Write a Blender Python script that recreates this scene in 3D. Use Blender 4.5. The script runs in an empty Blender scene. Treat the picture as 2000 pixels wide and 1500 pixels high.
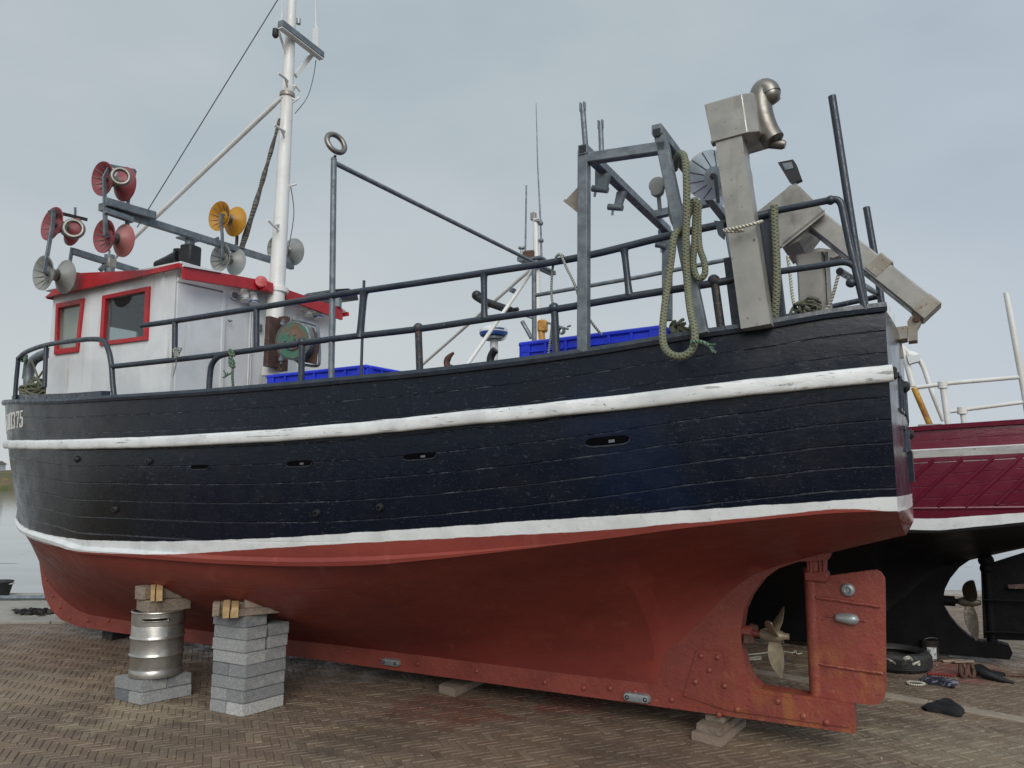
import bpy, bmesh, math, random
import numpy as np
from mathutils import Vector, Matrix
random.seed(7); rng = np.random.RandomState(7)
SC = bpy.context.scene
COL = SC.collection

# ------------------------------------------------------------------ camera, sky, sun, exposure
FPX, HOR, EYE = 1480.0, 938.0, 1.75            # focal length and horizon row (2000 px wide frame), eye height
PITCH = math.atan((HOR-750)/FPX)
cam = bpy.data.cameras.new('camera'); camo = bpy.data.objects.new('camera', cam); COL.objects.link(camo)
camo.location = (0, 0, EYE); camo.rotation_euler = (math.pi/2+PITCH, 0, 0)
cam.sensor_width = 36; cam.lens = FPX/2000*36; cam.clip_end = 3000; cam.clip_start = .05
SC.camera = camo
SC.view_settings.view_transform = 'Standard'; SC.view_settings.look = 'None'
SC.view_settings.exposure = 0.16; SC.view_settings.gamma = 1
SUN_EL, SUN_AZ = math.radians(34), math.radians(174)     # azimuth clockwise from +Y: behind the camera, to its left

w = bpy.data.worlds.new('World'); SC.world = w; w.use_nodes = True
nt = w.node_tree; N = nt.nodes; L = nt.links; N.clear()
def wn(t, **k):
    n = N.new(t)
    for a, b in k.items(): setattr(n, a, b)
    return n
out = wn('ShaderNodeOutputWorld'); bg = wn('ShaderNodeBackground'); L.new(bg.outputs[0], out.inputs[0])
bg.inputs[1].default_value = 0.1
sky = wn('ShaderNodeTexSky', sky_type='NISHITA', sun_disc=False, sun_elevation=SUN_EL, sun_rotation=SUN_AZ, air_density=1.0, dust_density=3.0)
tc = wn('ShaderNodeTexCoord'); sep = wn('ShaderNodeSeparateXYZ'); L.new(tc.outputs['Generated'], sep.inputs[0])
mp = wn('ShaderNodeMapping'); L.new(tc.outputs['Generated'], mp.inputs[0]); mp.inputs['Scale'].default_value = (1, 1, 2.2)
nz = wn('ShaderNodeTexNoise'); L.new(mp.outputs[0], nz.inputs['Vector']); nz.inputs['Scale'].default_value = 1.9; nz.inputs['Detail'].default_value = 5; nz.inputs['Roughness'].default_value = .5
cr = wn('ShaderNodeValToRGB'); L.new(nz.outputs['Fac'], cr.inputs[0])
cr.color_ramp.elements[0].position = .3; cr.color_ramp.elements[0].color = (3.62, 4.26, 4.70, 1)
cr.color_ramp.elements[1].position = .72; cr.color_ramp.elements[1].color = (4.85, 5.32, 5.52, 1)
zr = wn('ShaderNodeMapRange', interpolation_type='SMOOTHSTEP'); L.new(sep.outputs['Z'], zr.inputs[0])
for i, vv in enumerate((.55, .95, 1.0, 1.75)): zr.inputs[i+1].default_value = vv
hz = wn('ShaderNodeMapRange', interpolation_type='SMOOTHSTEP'); L.new(sep.outputs['Z'], hz.inputs[0])
for i, vv in enumerate((0.0, .42, 1.0, 0.0)): hz.inputs[i+1].default_value = vv
hm = wn('ShaderNodeMix', data_type='RGBA', blend_type='MIX'); L.new(hz.outputs[0], hm.inputs[0]); L.new(cr.outputs[0], hm.inputs[6]); hm.inputs[7].default_value = (5.35, 5.70, 5.80, 1)
mu = wn('ShaderNodeMix', data_type='RGBA', blend_type='MULTIPLY'); mu.inputs[0].default_value = 1
L.new(hm.outputs[2], mu.inputs[6]); L.new(zr.outputs[0], mu.inputs[7])
xr = wn('ShaderNodeMapRange', interpolation_type='SMOOTHSTEP'); L.new(sep.outputs['X'], xr.inputs[0])
for i, vv in enumerate((.05, .75, 0.0, .75)): xr.inputs[i+1].default_value = vv
xm = wn('ShaderNodeMix', data_type='RGBA', blend_type='MULTIPLY'); L.new(xr.outputs[0], xm.inputs[0]); L.new(mu.outputs[2], xm.inputs[6]); xm.inputs[7].default_value = (.90, .94, 1.05, 1); mu = xm
ms = wn('ShaderNodeMix', data_type='RGBA'); ms.inputs[0].default_value = .06; L.new(mu.outputs[2], ms.inputs[6]); L.new(sky.outputs[0], ms.inputs[7])
L.new(ms.outputs[2], bg.inputs[0])

sun = bpy.data.lights.new('sun', 'SUN'); suno = bpy.data.objects.new('sun', sun); COL.objects.link(suno)
sun.energy = 1.9; sun.angle = math.radians(40); sun.color = (1, .96, .9)
sd = Vector((math.sin(SUN_AZ)*math.cos(SUN_EL), math.cos(SUN_AZ)*math.cos(SUN_EL), math.sin(SUN_EL)))
suno.rotation_euler = sd.to_track_quat('Z', 'Y').to_euler()

# ------------------------------------------------------------------ camera rays -> real points (used to measure the photo)
_F = np.array([0, math.cos(PITCH), math.sin(PITCH)]); _U = np.array([0, -math.sin(PITCH), math.cos(PITCH)])
_C = np.array([0, 0, EYE])
def ray(u, v): return _F + (u-1000)/FPX*np.array([1., 0, 0]) - (v-750)/FPX*_U
def G(u, v, z=0.0):                                  # world point on the level z
    d = ray(u, v); return _C + (z-EYE)/d[2]*d
A = G(1670, 1433, .15); B = G(227, 1235, .09)
EX = B-A; EX[2] = 0; EX /= np.linalg.norm(EX); EY = np.array([-EX[1], EX[0], 0])
ROT = math.atan2(EX[1], EX[0]); A0 = np.array([A[0], A[1], 0])
def loc(P): d = P-A0; return np.array([d@EX, d@EY, P[2]])
def wor(p): return A0 + EX*p[0] + EY*p[1] + np.array([0, 0, p[2]])
def pY(u, v, y): d = ray(u, v); return loc(_C + ((A0-_C)@EY+y)/(d@EY)*d)      # boat frame: X to the bow, Y to port, Z up
def pX(u, v, x): d = ray(u, v); return loc(_C + ((A0-_C)@EX+x)/(d@EX)*d)
def proj(p):
    d = wor(np.array(p, float))-_C; z = d@_F; return 1000+FPX*d[0]/z, 750-FPX*(d@_U)/z

# ------------------------------------------------------------------ materials
class M:
    def __init__(s, name):
        s.m = bpy.data.materials.new(name); s.m.use_nodes = True; s.t = s.m.node_tree; s.t.nodes.clear()
        s.o = s.n('ShaderNodeOutputMaterial'); s.p = s.n('ShaderNodeBsdfPrincipled'); s.l(s.p.outputs[0], s.o.inputs[0])
        s.tc = s.n('ShaderNodeTexCoord'); s.co = s.tc.outputs['Object']
    def n(s, t, **k):
        x = s.t.nodes.new(t)
        for a, b in k.items(): setattr(x, a, b)
        return x
    def l(s, a, b): s.t.links.new(a, b)
    def put(s, sock, v):
        if hasattr(v, 'is_output') or isinstance(v, bpy.types.NodeSocket): s.l(v, sock)
        else:
            if isinstance(v, tuple) and len(v) == 3: v = (*v, 1)
            sock.default_value = v
    def map(s, scale, src=None):
        x = s.n('ShaderNodeMapping'); s.l(src or s.co, x.inputs[0]); x.inputs['Scale'].default_value = scale; return x.outputs[0]
    def noise(s, scale, detail=4, rough=.55, vec=None, stretch=None, dist=0):
        x = s.n('ShaderNodeTexNoise'); x.inputs['Scale'].default_value = scale; x.inputs['Detail'].default_value = detail
        x.inputs['Roughness'].default_value = rough; x.inputs['Distortion'].default_value = dist
        s.l(s.map(stretch, vec) if stretch else (vec or s.co), x.inputs['Vector']); return x.outputs['Fac']
    def rng(s, f, a, b, c=0., d=1., smooth=True):
        x = s.n('ShaderNodeMapRange'); x.interpolation_type = 'SMOOTHSTEP' if smooth else 'LINEAR'; s.put(x.inputs[0], f)
        for i, v in enumerate((a, b, c, d)): s.put(x.inputs[i+1], v)
        return x.outputs[0]
    def mix(s, f, a, b, mode='MIX'):
        x = s.n('ShaderNodeMix', data_type='RGBA', blend_type=mode); s.put(x.inputs[0], f); s.put(x.inputs[6], a); s.put(x.inputs[7], b); return x.outputs[2]
    def mth(s, op, a, b=0., c=0.):
        x = s.n('ShaderNodeMath', operation=op); s.put(x.inputs[0], a); s.put(x.inputs[1], b); s.put(x.inputs[2], c); return x.outputs[0]
    def attr(s, name): return s.n('ShaderNodeAttribute', attribute_name=name).outputs
    def bump(s, h, strength=.3, dist=.01, prev=None):
        x = s.n('ShaderNodeBump'); x.inputs['Strength'].default_value = strength; x.inputs['Distance'].default_value = dist
        s.put(x.inputs['Height'], h)
        if prev is not None: s.l(prev, x.inputs['Normal'])
        return x.outputs[0]
    def fin(s, col=None, rough=None, metal=None, nor=None, **k):
        if col is not None: s.put(s.p.inputs['Base Color'], col)
        if rough is not None: s.put(s.p.inputs['Roughness'], rough)
        if metal is not None: s.put(s.p.inputs['Metallic'], metal)
        if nor is not None: s.l(nor, s.p.inputs['Normal'])
        for a, b in k.items(): s.put(s.p.inputs[a.replace('_', ' ')], b)
        return s.m

def paint(name, c1, c2, scale=5, rough=.4, chips=None, chip_amt=.68, metal=0., bump=.15, bscale=60, streak=None, rvar=.15):
    m = M(name); n = m.noise(scale, 5, .6)
    col = m.mix(m.rng(n, .35, .68), c1, c2)
    if streak:                                       # vertical run-off stains
        col = m.mix(m.mth('MULTIPLY', m.rng(m.noise(7, 5, .6, stretch=(1.5, 1.5, .12)), .52, .75), m.rng(m.noise(2.2), .4, .65)), col, streak)
    h = m.noise(bscale, 3)
    if chips:
        k = m.rng(m.noise(26, 6, .65), chip_amt, chip_amt+.04)
        col = m.mix(k, col, chips)
    return m.fin(col, m.rng(m.noise(scale*2.7, 4), .3, .7, rough-rvar, rough+rvar), metal, m.bump(h, bump, .004))

MAT = {}
MAT['white'] = paint('white_paint', (.66, .69, .71), (.57, .595, .615), 2.5, .45, (.33, .33, .31), .69, streak=(.40, .35, .27))
MAT['white_mast'] = paint('mast_white_paint', (.70, .71, .70), (.6, .6, .57), 3, .45, (.30, .22, .16), .735, streak=(.45, .40, .33))
MAT['white_rail'] = paint('rub_rail_white_paint', (.74, .755, .76), (.58, .60, .61), 7, .5, (.22, .22, .22), .655, bump=.6, bscale=18)
m = M('rub_rail_white_paint'); n = m.noise(6, 5, .6); c = m.mix(m.rng(n, .35, .7), (.72, .74, .745), (.57, .59, .60))
ck = m.rng(m.noise(46, 5, .7, stretch=(.04, 1, 1)), .615, .64); ck2 = m.rng(m.noise(60, 4, .7, stretch=(.10, 1, 1)), .63, .68)
c = m.mix(m.mth('MULTIPLY', ck, .62), c, (.17, .17, .165)); c = m.mix(m.mth('MULTIPLY', ck2, .45), c, (.28, .28, .27)); c = m.mix(m.rng(m.noise(30, 5, .7), .66, .69), c, (.2, .2, .2))
MAT['white_rail'] = m.fin(c, .5, 0., m.bump(m.noise(14, 4, .6, stretch=(.3, 1, 1)), .5, .012, m.bump(m.mth('MULTIPLY', ck, -1.), .7, .006)))
MAT['red_trim'] = paint('red_trim_paint', (.42, .016, .024), (.33, .014, .02), 6, .4, (.55, .45, .42), .72)
MAT['navy_pipe'] = paint('navy_pipe_paint', (.020, .030, .046), (.034, .044, .060), 9, .35, (.10, .085, .08), .66, bump=.3, bscale=40)
MAT['galv'] = paint('galvanised_steel', (.115, .138, .158), (.19, .22, .243), 14, .5, (.30, .28, .26), .71, metal=.35, bump=.1)
MAT['stainless'] = paint('dirty_stainless', (.36, .352, .327), (.295, .288, .265), 4, .42, (.12, .105, .085), .655, metal=.5, bump=.12, streak=(.22, .19, .15))
MAT['stainless_rust'] = paint('rust_stained_stainless', (.33, .315, .28), (.235, .20, .16), 5, .5, (.17, .085, .04), .60, metal=.35, bump=.3)
MAT['chrome'] = paint('polished_steel', (.235, .225, .205), (.165, .15, .135), 8, .42, None, metal=.9, rvar=.06, bump=.02)
MAT['rust'] = paint('rusty_plate', (.055, .033, .029), (.095, .050, .040), 14, .75, (.16, .16, .17), .64, bump=.7, bscale=35)
MAT['drum_green'] = paint('worn_green_paint', (.035, .16, .11), (.16, .075, .045), 9, .6, (.14, .12, .10), .58, bump=.5)
MAT['drum_grey'] = paint('grey_drum_steel', (.12, .145, .16), (.17, .19, .20), 8, .45, (.15, .08, .05), .66, metal=.3)
MAT['black'] = paint('black_plastic', (.008, .009, .011), (.015, .016, .018), 10, .5)
MAT['rubber'] = paint('tyre_rubber', (.013, .014, .015), (.03, .03, .03), 7, .7, bump=.4)
MAT['blue_crate'] = paint('blue_crate_plastic', (.012, .040, .70), (.010, .034, .60), 3, .38, bump=.05)
MAT['blue_cap'] = paint('blue_cap', (.02, .08, .30), (.02, .07, .25), 5, .4)
MAT['navy_rust'] = paint('flaking_navy_pipe', (.022, .030, .044), (.045, .040, .040), 16, .6, (.12, .075, .055), .55, bump=.9, bscale=45)
MAT['bronze'] = paint('bronze', (.31, .265, .18), (.20, .17, .12), 12, .55, (.42, .38, .28), .66, metal=.35, bump=.3)
MAT['bronze_dark'] = paint('dull_dark_bronze', (.10, .085, .06), (.05, .043, .034), 12, .55, (.26, .23, .17), .62, metal=.3)
MAT['zinc'] = paint('zinc_anode', (.38, .42, .43), (.28, .31, .32), 20, .42, metal=.5, bump=.3)
MAT['keg'] = paint('keg_steel', (.47, .46, .43), (.36, .35, .32), 4, .33, (.20, .18, .14), .68, metal=.8, bump=.05, streak=(.22, .20, .16), rvar=.1)
MAT['darkrust'] = paint('dark_rust', (.10, .045, .03), (.06, .03, .022), 20, .7, bump=.6)
MAT['yellow_rust'] = paint('yellow_rusted_pipe', (.52, .29, .05), (.34, .14, .03), 9, .5, (.20, .07, .02), .6)
MAT['cream'] = paint('cream_backing', (.74, .71, .60), (.66, .63, .53), 5, .7)
MAT['interior'] = paint('cabin_interior', (.10, .10, .10), (.08, .08, .08), 3, .6)

def plastic(name, c, c2):
    m = M(name); d = m.p; col = m.mix(m.rng(m.noise(6, 4), .35, .7), c, c2); m.fin(col, .38)
    tr = m.n('ShaderNodeBsdfTranslucent'); m.l(col, tr.inputs[0]); x = m.n('ShaderNodeMixShader'); x.inputs[0].default_value = .8 if 'clear' in name else .5
    m.l(d.outputs[0], x.inputs[1]); m.l(tr.outputs[0], x.inputs[2]); m.l(x.outputs[0], m.o.inputs[0]); return m.m
MAT['cone_red'] = plastic('red_cone_plastic', (.40, .105, .125), (.46, .16, .175))
MAT['cone_pink'] = plastic('faded_red_cone_plastic', (.60, .24, .235), (.64, .34, .33))
MAT['cone_white'] = plastic('white_cone_plastic', (.50, .52, .51), (.42, .44, .42))
MAT['cone_yellow'] = plastic('yellow_cone_plastic', (.72, .42, .05), (.66, .36, .05))
MAT['cone_clear'] = plastic('clear_disc_plastic', (.86, .88, .89), (.80, .82, .84))
MAT['slot_shade'] = paint('painted_slot_shade', (.0018, .002, .0025), (.003, .003, .004), 8, .9, bump=0)  # near-black colour standing in for the shade inside the scupper slots
MAT['slot_shade'].node_tree.nodes['Principled BSDF'].inputs['Specular IOR Level'].default_value = .05
MAT['rib'] = paint('roller_rib', (.10, .09, .09), (.13, .12, .12), 9, .6)

def wood(name, a, b, dark):
    m = M(name); g = m.noise(9, 6, .65, stretch=(.6, 6, 6), dist=.6)
    col = m.mix(m.rng(g, .3, .7), a, b); col = m.mix(m.rng(m.noise(5, 4), .6, .75), col, dark)
    return m.fin(col, .75, 0., m.bump(g, .5, .004))
MAT['wood_old'] = wood('weathered_wood', (.16, .125, .095), (.27, .22, .17), (.07, .055, .045))
MAT['wood_new'] = wood('fresh_sawn_wood', (.40, .265, .12), (.47, .33, .17), (.22, .14, .07))
MAT['wood_black'] = wood('tarred_wood', (.012, .012, .013), (.03, .028, .026), (.01, .01, .01))
MAT['wood_red'] = wood('paint_splashed_wood', (.30, .24, .19), (.24, .18, .14), (.22, .09, .07))

def hullmat(name, navy, navy2, navy3, white, red, red2, speck=(.13, .15, .18), streak=(.36, .13, .09), rseam=(.34, .14, .12), rdark=(.10, .03, .028), navy4=None):
    m = M(name); ht = m.attr('ht')['Fac']; hb = m.attr('hb')['Fac']; pl = m.attr('pl')['Fac']
    wob = m.rng(m.noise(5, 4, .6), .3, .7, -.003, .003)
    isn = m.rng(m.mth('ADD', ht, wob), -.002, .002); isw = m.rng(m.mth('ADD', hb, wob), -.003, .003)
    big = m.noise(.55, 4, .55); mid = m.noise(3, 5, .6); xs_ = m.n('ShaderNodeSeparateXYZ'); m.l(m.co, xs_.inputs[0])
    fresh = m.rng(m.mth('ADD', m.mth('MULTIPLY', m.rng(xs_.outputs['X'], 6.6, 3.6), .62), m.mth('MULTIPLY', big, .6)), .45, .75)      # newer blue coat amidships and aft, older black coat forward
    c = m.mix(fresh, navy, navy2); c = m.mix(m.rng(mid, .48, .8, 0, .7), c, navy3)
    # flaked and brushed paint, drawn out along the planks
    fl = m.rng(m.noise(60, 5, .72, stretch=(.34, 1, 1)), .585, .65); reg = m.rng(m.noise(2.2, 4, .6), .33, .62)
    fl2 = m.rng(m.noise(150, 3, .6, stretch=(.6, 1, 1)), .645, .69)
    flk = m.mth('MULTIPLY', fl, reg)
    c = m.mix(m.mth('MULTIPLY', flk, .24), c, speck); c = m.mix(m.mth('MULTIPLY', fl2, .35), c, speck)
    fr = m.mth('FRACT', pl); sm = m.mth('ABSOLUTE', m.mth('SUBTRACT', fr, .5))
    wv = m.rng(m.noise(14, 3), .3, .7, -.010, .010)
    seam = m.rng(m.mth('ADD', sm, wv), .478, .492); groove = m.rng(m.mth('ADD', sm, wv), .455, .495)
    sedge = m.mth('MULTIPLY', seam, m.rng(m.noise(9, 5, .7, stretch=(1, .5, .5)), .44, .60))
    c = m.mix(m.mth('MULTIPLY', sedge, m.rng(m.noise(1.7, 4, .6), .35, .65, .12, .55)), c, (.18, .20, .23))
    c = m.mix(m.mth('MULTIPLY', m.rng(m.noise(.8, 3, .5), .58, .66), m.mth('MULTIPLY', fresh, .55)), c, navy4 or navy2)      # a patch of brighter blue touch-up
    # bolt plugs as faint discs in a row along each frame
    r = m.mix(m.rng(m.noise(2.2, 5, .65, stretch=(.5, 1, 1)), .35, .68), red, red2)
    r = m.mix(m.mth('MULTIPLY', m.rng(m.noise(5, 5, .6, stretch=(1.2, 1.2, .15)), .56, .8), .45), r, streak)
    r = m.mix(m.mth('MULTIPLY', m.rng(m.noise(38, 4, .6), .62, .7), .4), r, rdark)
    r = m.mix(m.mth('MULTIPLY', sedge, m.rng(xs_.outputs['X'], 2.6, 4.2, 0., .25)), r, rseam)
    wc = m.mix(m.rng(m.noise(5, 5, .6), .4, .75), white, tuple(x*.8 for x in white))
    wc = m.mix(m.mth('MULTIPLY', m.rng(m.noise(40, 4, .6), .66, .7), .6), wc, (.3, .3, .3))
    col = m.mix(isw, r, m.mix(isn, wc, c))
    h1 = m.bump(m.noise(34, 5, .65, stretch=(.35, 1, 1)), .30, .005)
    h2 = m.bump(m.mth('MULTIPLY', groove, m.mth('SUBTRACT', m.mth('MULTIPLY', m.mth('SUBTRACT', 1., isn), m.rng(xs_.outputs['X'], 3.6, 2.0, .78, 1.)), 1.)), .7, .008, h1)
    h3 = m.bump(m.noise(4, 3, .5, stretch=(.35, 1, 1)), .12, .03, h2)
    ro = m.mth('ADD', m.rng(m.noise(6, 5, .6), .3, .7, .19, .36), m.mth('MULTIPLY', m.mth('SUBTRACT', 1., isn), .2))
    return m.fin(col, ro, 0., h3, Specular_IOR_Level=.33)
MAT['hull'] = hullmat('hull_paint', (.0055, .0064, .0080), (.0012, .0044, .0125), (.0036, .0056, .0090), (.70, .725, .735), (.245, .048, .036), (.185, .036, .029), navy4=(.002, .0085, .034))
m = M('transom_gloss_paint'); htt = m.attr('ht')['Fac']; hbb = m.attr('hb')['Fac']
col = m.mix(m.rng(hbb, -.003, .003), (.22, .047, .036), m.mix(m.rng(htt, -.002, .002), (.70, .72, .73), m.mix(m.rng(m.noise(5, 5), .4, .7), (.005, .008, .020), (.012, .015, .022))))
h = m.bump(m.noise(30, 4, .6, stretch=(1, .3, 1)), .12, .004); MAT['transom'] = m.fin(col, m.rng(m.noise(7, 4), .3, .7, .14, .26), 0., h)
MAT['hull_back'] = hullmat('maroon_hull_paint', (.135, .008, .027), (.110, .007, .024), (.15, .011, .033), (.72, .75, .78), (.0035, .004, .0055), (.005, .005, .006), speck=(.16, .03, .05), streak=(.012, .013, .015), rseam=(.02, .02, .02), rdark=(.004, .004, .004))

def redmat(name, rusty):
    m = M(name); x = m.n('ShaderNodeSeparateXYZ'); m.l(m.co, x.inputs[0])
    r = m.mix(m.rng(m.noise(4, 5, .65), .35, .68), (.255, .055, .040), (.195, .041, .032))
    low = m.mth('MULTIPLY', m.rng(x.outputs['Z'], .95, .30), m.rng(x.outputs['X'], 1.3, .2))
    k = m.mth('MULTIPLY', m.rng(m.noise(9, 6, .7, stretch=(1, 1, .45)), .44, .62), m.mth('ADD', m.mth('MULTIPLY', low, rusty), .05))
    r = m.mix(k, r, (.30, .105, .035)); r = m.mix(m.mth('MULTIPLY', m.rng(m.noise(22, 5, .7), .62, .7), .5), r, (.36, .14, .10))
    r = m.mix(m.mth('MULTIPLY', m.rng(m.noise(30, 5, .7), .63, .68), .7), r, (.09, .03, .025))
    h = m.bump(m.noise(60, 5, .62), .5, .008); h = m.bump(m.noise(11, 3, .6), .3, .02, h)
    return m.fin(r, m.rng(m.noise(9, 4), .3, .7, .32, .55), 0., h)
MAT['keel'] = redmat('keel_red', .75); MAT['rudder'] = redmat('rudder_red', .85)
m = M('black_bottom_paint'); h = m.bump(m.noise(30, 5), .5, .008)
MAT['black_hull'] = m.fin(m.mix(m.rng(m.noise(6, 5), .4, .7), (.0022, .0025, .0035), (.005, .005, .0065)), .7, 0., h, Specular_IOR_Level=.15)

def ropemat(name, a, b, sc=(1, 1)):
    m = M(name); uv = m.tc.outputs['UV']; s_ = m.n('ShaderNodeSeparateXYZ'); m.l(uv, s_.inputs[0])
    U_, V_ = s_.outputs['X'], s_.outputs['Y']                       # U round the rope, V along it in rope diameters
    w1 = m.mth('SINE', m.mth('MULTIPLY', m.mth('ADD', m.mth('MULTIPLY', U_, 2.), V_), 6.283*sc[0]))
    w2 = m.mth('SINE', m.mth('MULTIPLY', m.mth('SUBTRACT', m.mth('MULTIPLY', U_, 2.), V_), 6.283*sc[0]))
    hh = m.mth('MAXIMUM', w1, w2) if sc[1] else w1
    n = m.noise(25, 4, .6)
    c = m.mix(m.rng(hh, -.8, .7), tuple(x*.5 for x in b), m.mix(m.rng(n, .35, .65), a, b))
    return m.fin(c, .85, 0., m.bump(hh, .7, .004))
MAT['rope'] = ropemat('braided_green_rope', (.15, .175, .125), (.20, .195, .125), (2.0, 1))
MAT['rope_thin'] = ropemat('thin_twisted_rope', (.36, .42, .40), (.42, .43, .37), (1.0, 0))
MAT['rope_green'] = ropemat('green_twine', (.10, .22, .17), (.16, .22, .14), (1.0, 0))
MAT['rope_white'] = ropemat('pale_cord', (.60, .60, .52), (.66, .64, .52), (1.0, 0))
MAT['rope_dark'] = ropemat('dark_taped_cable', (.10, .10, .095), (.16, .15, .13), (.6, 0))
MAT['rope_blue'] = ropemat('blue_cord', (.02, .05, .25), (.03, .06, .3), (1.0, 0))
MAT['red_cord'] = ropemat('red_strap', (.30, .03, .04), (.22, .03, .03), (1.0, 0))
MAT['wire'] = paint('steel_wire', (.10, .11, .12), (.14, .15, .16), 9, .5, metal=.5)

m = M('concrete_block'); oi = m.n('ShaderNodeObjectInfo')
base = m.mix(oi.outputs['Color'], (.095, .105, .12), (.52, .525, .51))
sp = m.noise(70, 5, .75); col = m.mix(m.rng(sp, .4, .62), m.mix(.5, base, (.12, .13, .14)), base)
col = m.mix(m.mth('MULTIPLY', m.rng(m.noise(160, 2, .5), .64, .68), .8), col, (.62, .63, .63)); col = m.mix(m.rng(m.noise(8, 5, .6), .55, .8, 0, .35), col, (.52, .52, .49))
h = m.bump(m.noise(110, 5, .7), .7, .004)
MAT['block'] = m.fin(col, .9, 0., h)

m = M('brick_paving'); at = m.attr('tint'); n = m.noise(1.1, 5, .6); n2 = m.noise(40, 5, .7)
c = m.mix(m.rng(at['Fac'], 0., 1., smooth=False), (.145, .100, .068), (.180, .130, .090))
c = m.mix(m.mth('MULTIPLY', m.rng(at['Fac'], .88, .95), .6), c, (.24, .195, .135))
c = m.mix(m.rng(n, .42, .70, 0., .55), c, (.098, .078, .062)); c = m.mix(m.rng(n2, .46, .70, 0., .65), c, (.21, .17, .13))
c = m.mix(m.rng(m.noise(.55, 5, .65), .50, .66, 0., .6), c, (.085, .066, .050)); c = m.mix(m.rng(m.noise(.8, 6, .7, dist=.8), .55, .66, 0., .55), c, (.27, .215, .15))
def spot(c, x, y, r, colr, amt):
    mp_ = m.n('ShaderNodeVectorMath', operation='DISTANCE'); m.l(m.co, mp_.inputs[0]); mp_.inputs[1].default_value = (x, y, 0)
    return m.mix(m.mth('MULTIPLY', m.rng(m.mth('ADD', mp_.outputs['Value'], m.rng(m.noise(4, 5, .65), .3, .7, -.35, .35)), r, r*.35), amt), c, colr)
for u_, v_, r_, cc_, am_ in ((880, 1385, .55, (.17, .062, .045), .6), (1105, 1375, .35, (.20, .05, .045), .5), (1850, 1305, .5, (.22, .06, .06), .5), (260, 1395, .55, (.30, .25, .17), .5), (60, 1350, .8, (.27, .22, .155), .5), (1560, 1440, .7, (.27, .22, .15), .4), (1890, 1470, .8, (.28, .24, .165), .45), (720, 1440, .6, (.075, .058, .045), .6)):
    g_ = G(u_, v_); c = spot(c, float(g_[0]), float(g_[1]), r_, cc_, am_)
c = m.mix(m.mth('MULTIPLY', m.rng(m.noise(95, 3, .5), .715, .735), .9), c, (.55, .53, .47))
MAT['brick'] = m.fin(c, m.rng(m.noise(5, 5), .3, .7, .45, .85), 0., m.bump(n2, .6, .006))
m = M('joint_sand'); c = m.mix(m.rng(m.noise(30, 6, .7), .35, .65), (.115, .082, .057), (.155, .114, .080))
c = m.mix(m.mth('MULTIPLY', m.rng(m.noise(1.3, 4), .5, .75), .6), c, (.10, .09, .07)); MAT['sand'] = m.fin(c, .95, 0., m.bump(m.noise(60, 5), .6, .006))
m = M('kerb_concrete'); c = m.mix(m.rng(m.noise(6, 6, .65), .35, .7), (.30, .255, .20), (.22, .185, .145)); c = m.mix(m.rng(m.noise(60, 4, .7), .55, .7), c, (.36, .32, .26)); MAT['kerb'] = m.fin(c, .9, 0., m.bump(m.noise(80, 5), .5, .005))
m = M('quay_slab'); c = m.mix(m.rng(m.noise(2.5, 6, .65), .35, .7), (.30, .285, .255), (.21, .195, .17)); c = m.mix(m.rng(m.noise(26, 6, .7), .58, .72), c, (.14, .13, .115)); MAT['slab'] = m.fin(c, .85, 0., m.bump(m.noise(40, 5), .5, .01))
m = M('calm_water'); c = m.mix(m.rng(m.noise(.35, 5, .6, stretch=(.35, 1, 1)), .45, .7), (.20, .215, .225), (.13, .135, .135))
k = m.rng(m.noise(1.6, 5, .7, stretch=(.22, 1.3, 1)), .66, .70); c = m.mix(m.mth('MULTIPLY', k, .85), c, (.045, .045, .04))
MAT['water'] = m.fin(c, m.mth('ADD', .08, m.mth('MULTIPLY', k, .5)), 0., m.bump(m.noise(3.0, 4, .5, stretch=(.3, 1, 1)), .10, .02))
m = M('bank_vegetation'); x = m.n('ShaderNodeSeparateXYZ'); m.l(m.co, x.inputs[0])
c = m.mix(m.rng(m.noise(.18, 6, .7), .35, .65), (.055, .075, .022), (.13, .085, .05)); c = m.mix(m.rng(m.noise(.5, 5, .7), .55, .7), c, (.20, .15, .03))
MAT['bank'] = m.fin(c, .95, 0., m.bump(m.noise(.8, 5), 1., .5))
m = M('window_glass'); gl = m.n('ShaderNodeBsdfGlossy'); gl.inputs['Roughness'].default_value = .03; tr = m.n('ShaderNodeBsdfTransparent'); tr.inputs[0].default_value = (.80, .84, .84, 1)
fr = m.n('ShaderNodeLayerWeight'); x = m.n('ShaderNodeMixShader'); m.l(m.mth('ADD', m.mth('MULTIPLY', m.mth('POWER', fr.outputs['Facing'], 4.), .7), .07), x.inputs[0]); m.l(tr.outputs[0], x.inputs[1]); m.l(gl.outputs[0], x.inputs[2]); m.l(x.outputs[0], m.o.inputs[0])
MAT['glass'] = m.m
def cloth(name, a, b, sc):
    m = M(name); wv = m.rng(m.noise(sc, 2, .5, stretch=(.25, 1, 1)), .5, .56); return m.fin(m.mix(wv, a, b), .95, 0., m.bump(m.noise(60, 4), .5, .006))
MAT['cloth_black'] = cloth('black_cloth', (.004, .0045, .006), (.008, .008, .010), 9)
MAT['cloth_navy'] = cloth('navy_striped_cloth', (.012, .013, .028), (.16, .16, .20), 34)
MAT['weed'] = paint('seaweed', (.018, .018, .020), (.05, .045, .04), 9, .6, bump=.8)
MAT['letter'] = paint('white_lettering', (.72, .72, .70), (.55, .55, .53), 20, .5, (.05, .05, .05), .62)
MAT['tin'] = paint('paint_tin', (.035, .03, .03), (.06, .05, .045), 12, .4, metal=.4)
MAT['tin_label'] = paint('tin_label', (.55, .57, .58), (.30, .31, .33), 40, .5, (.12, .13, .15), .55)

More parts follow.
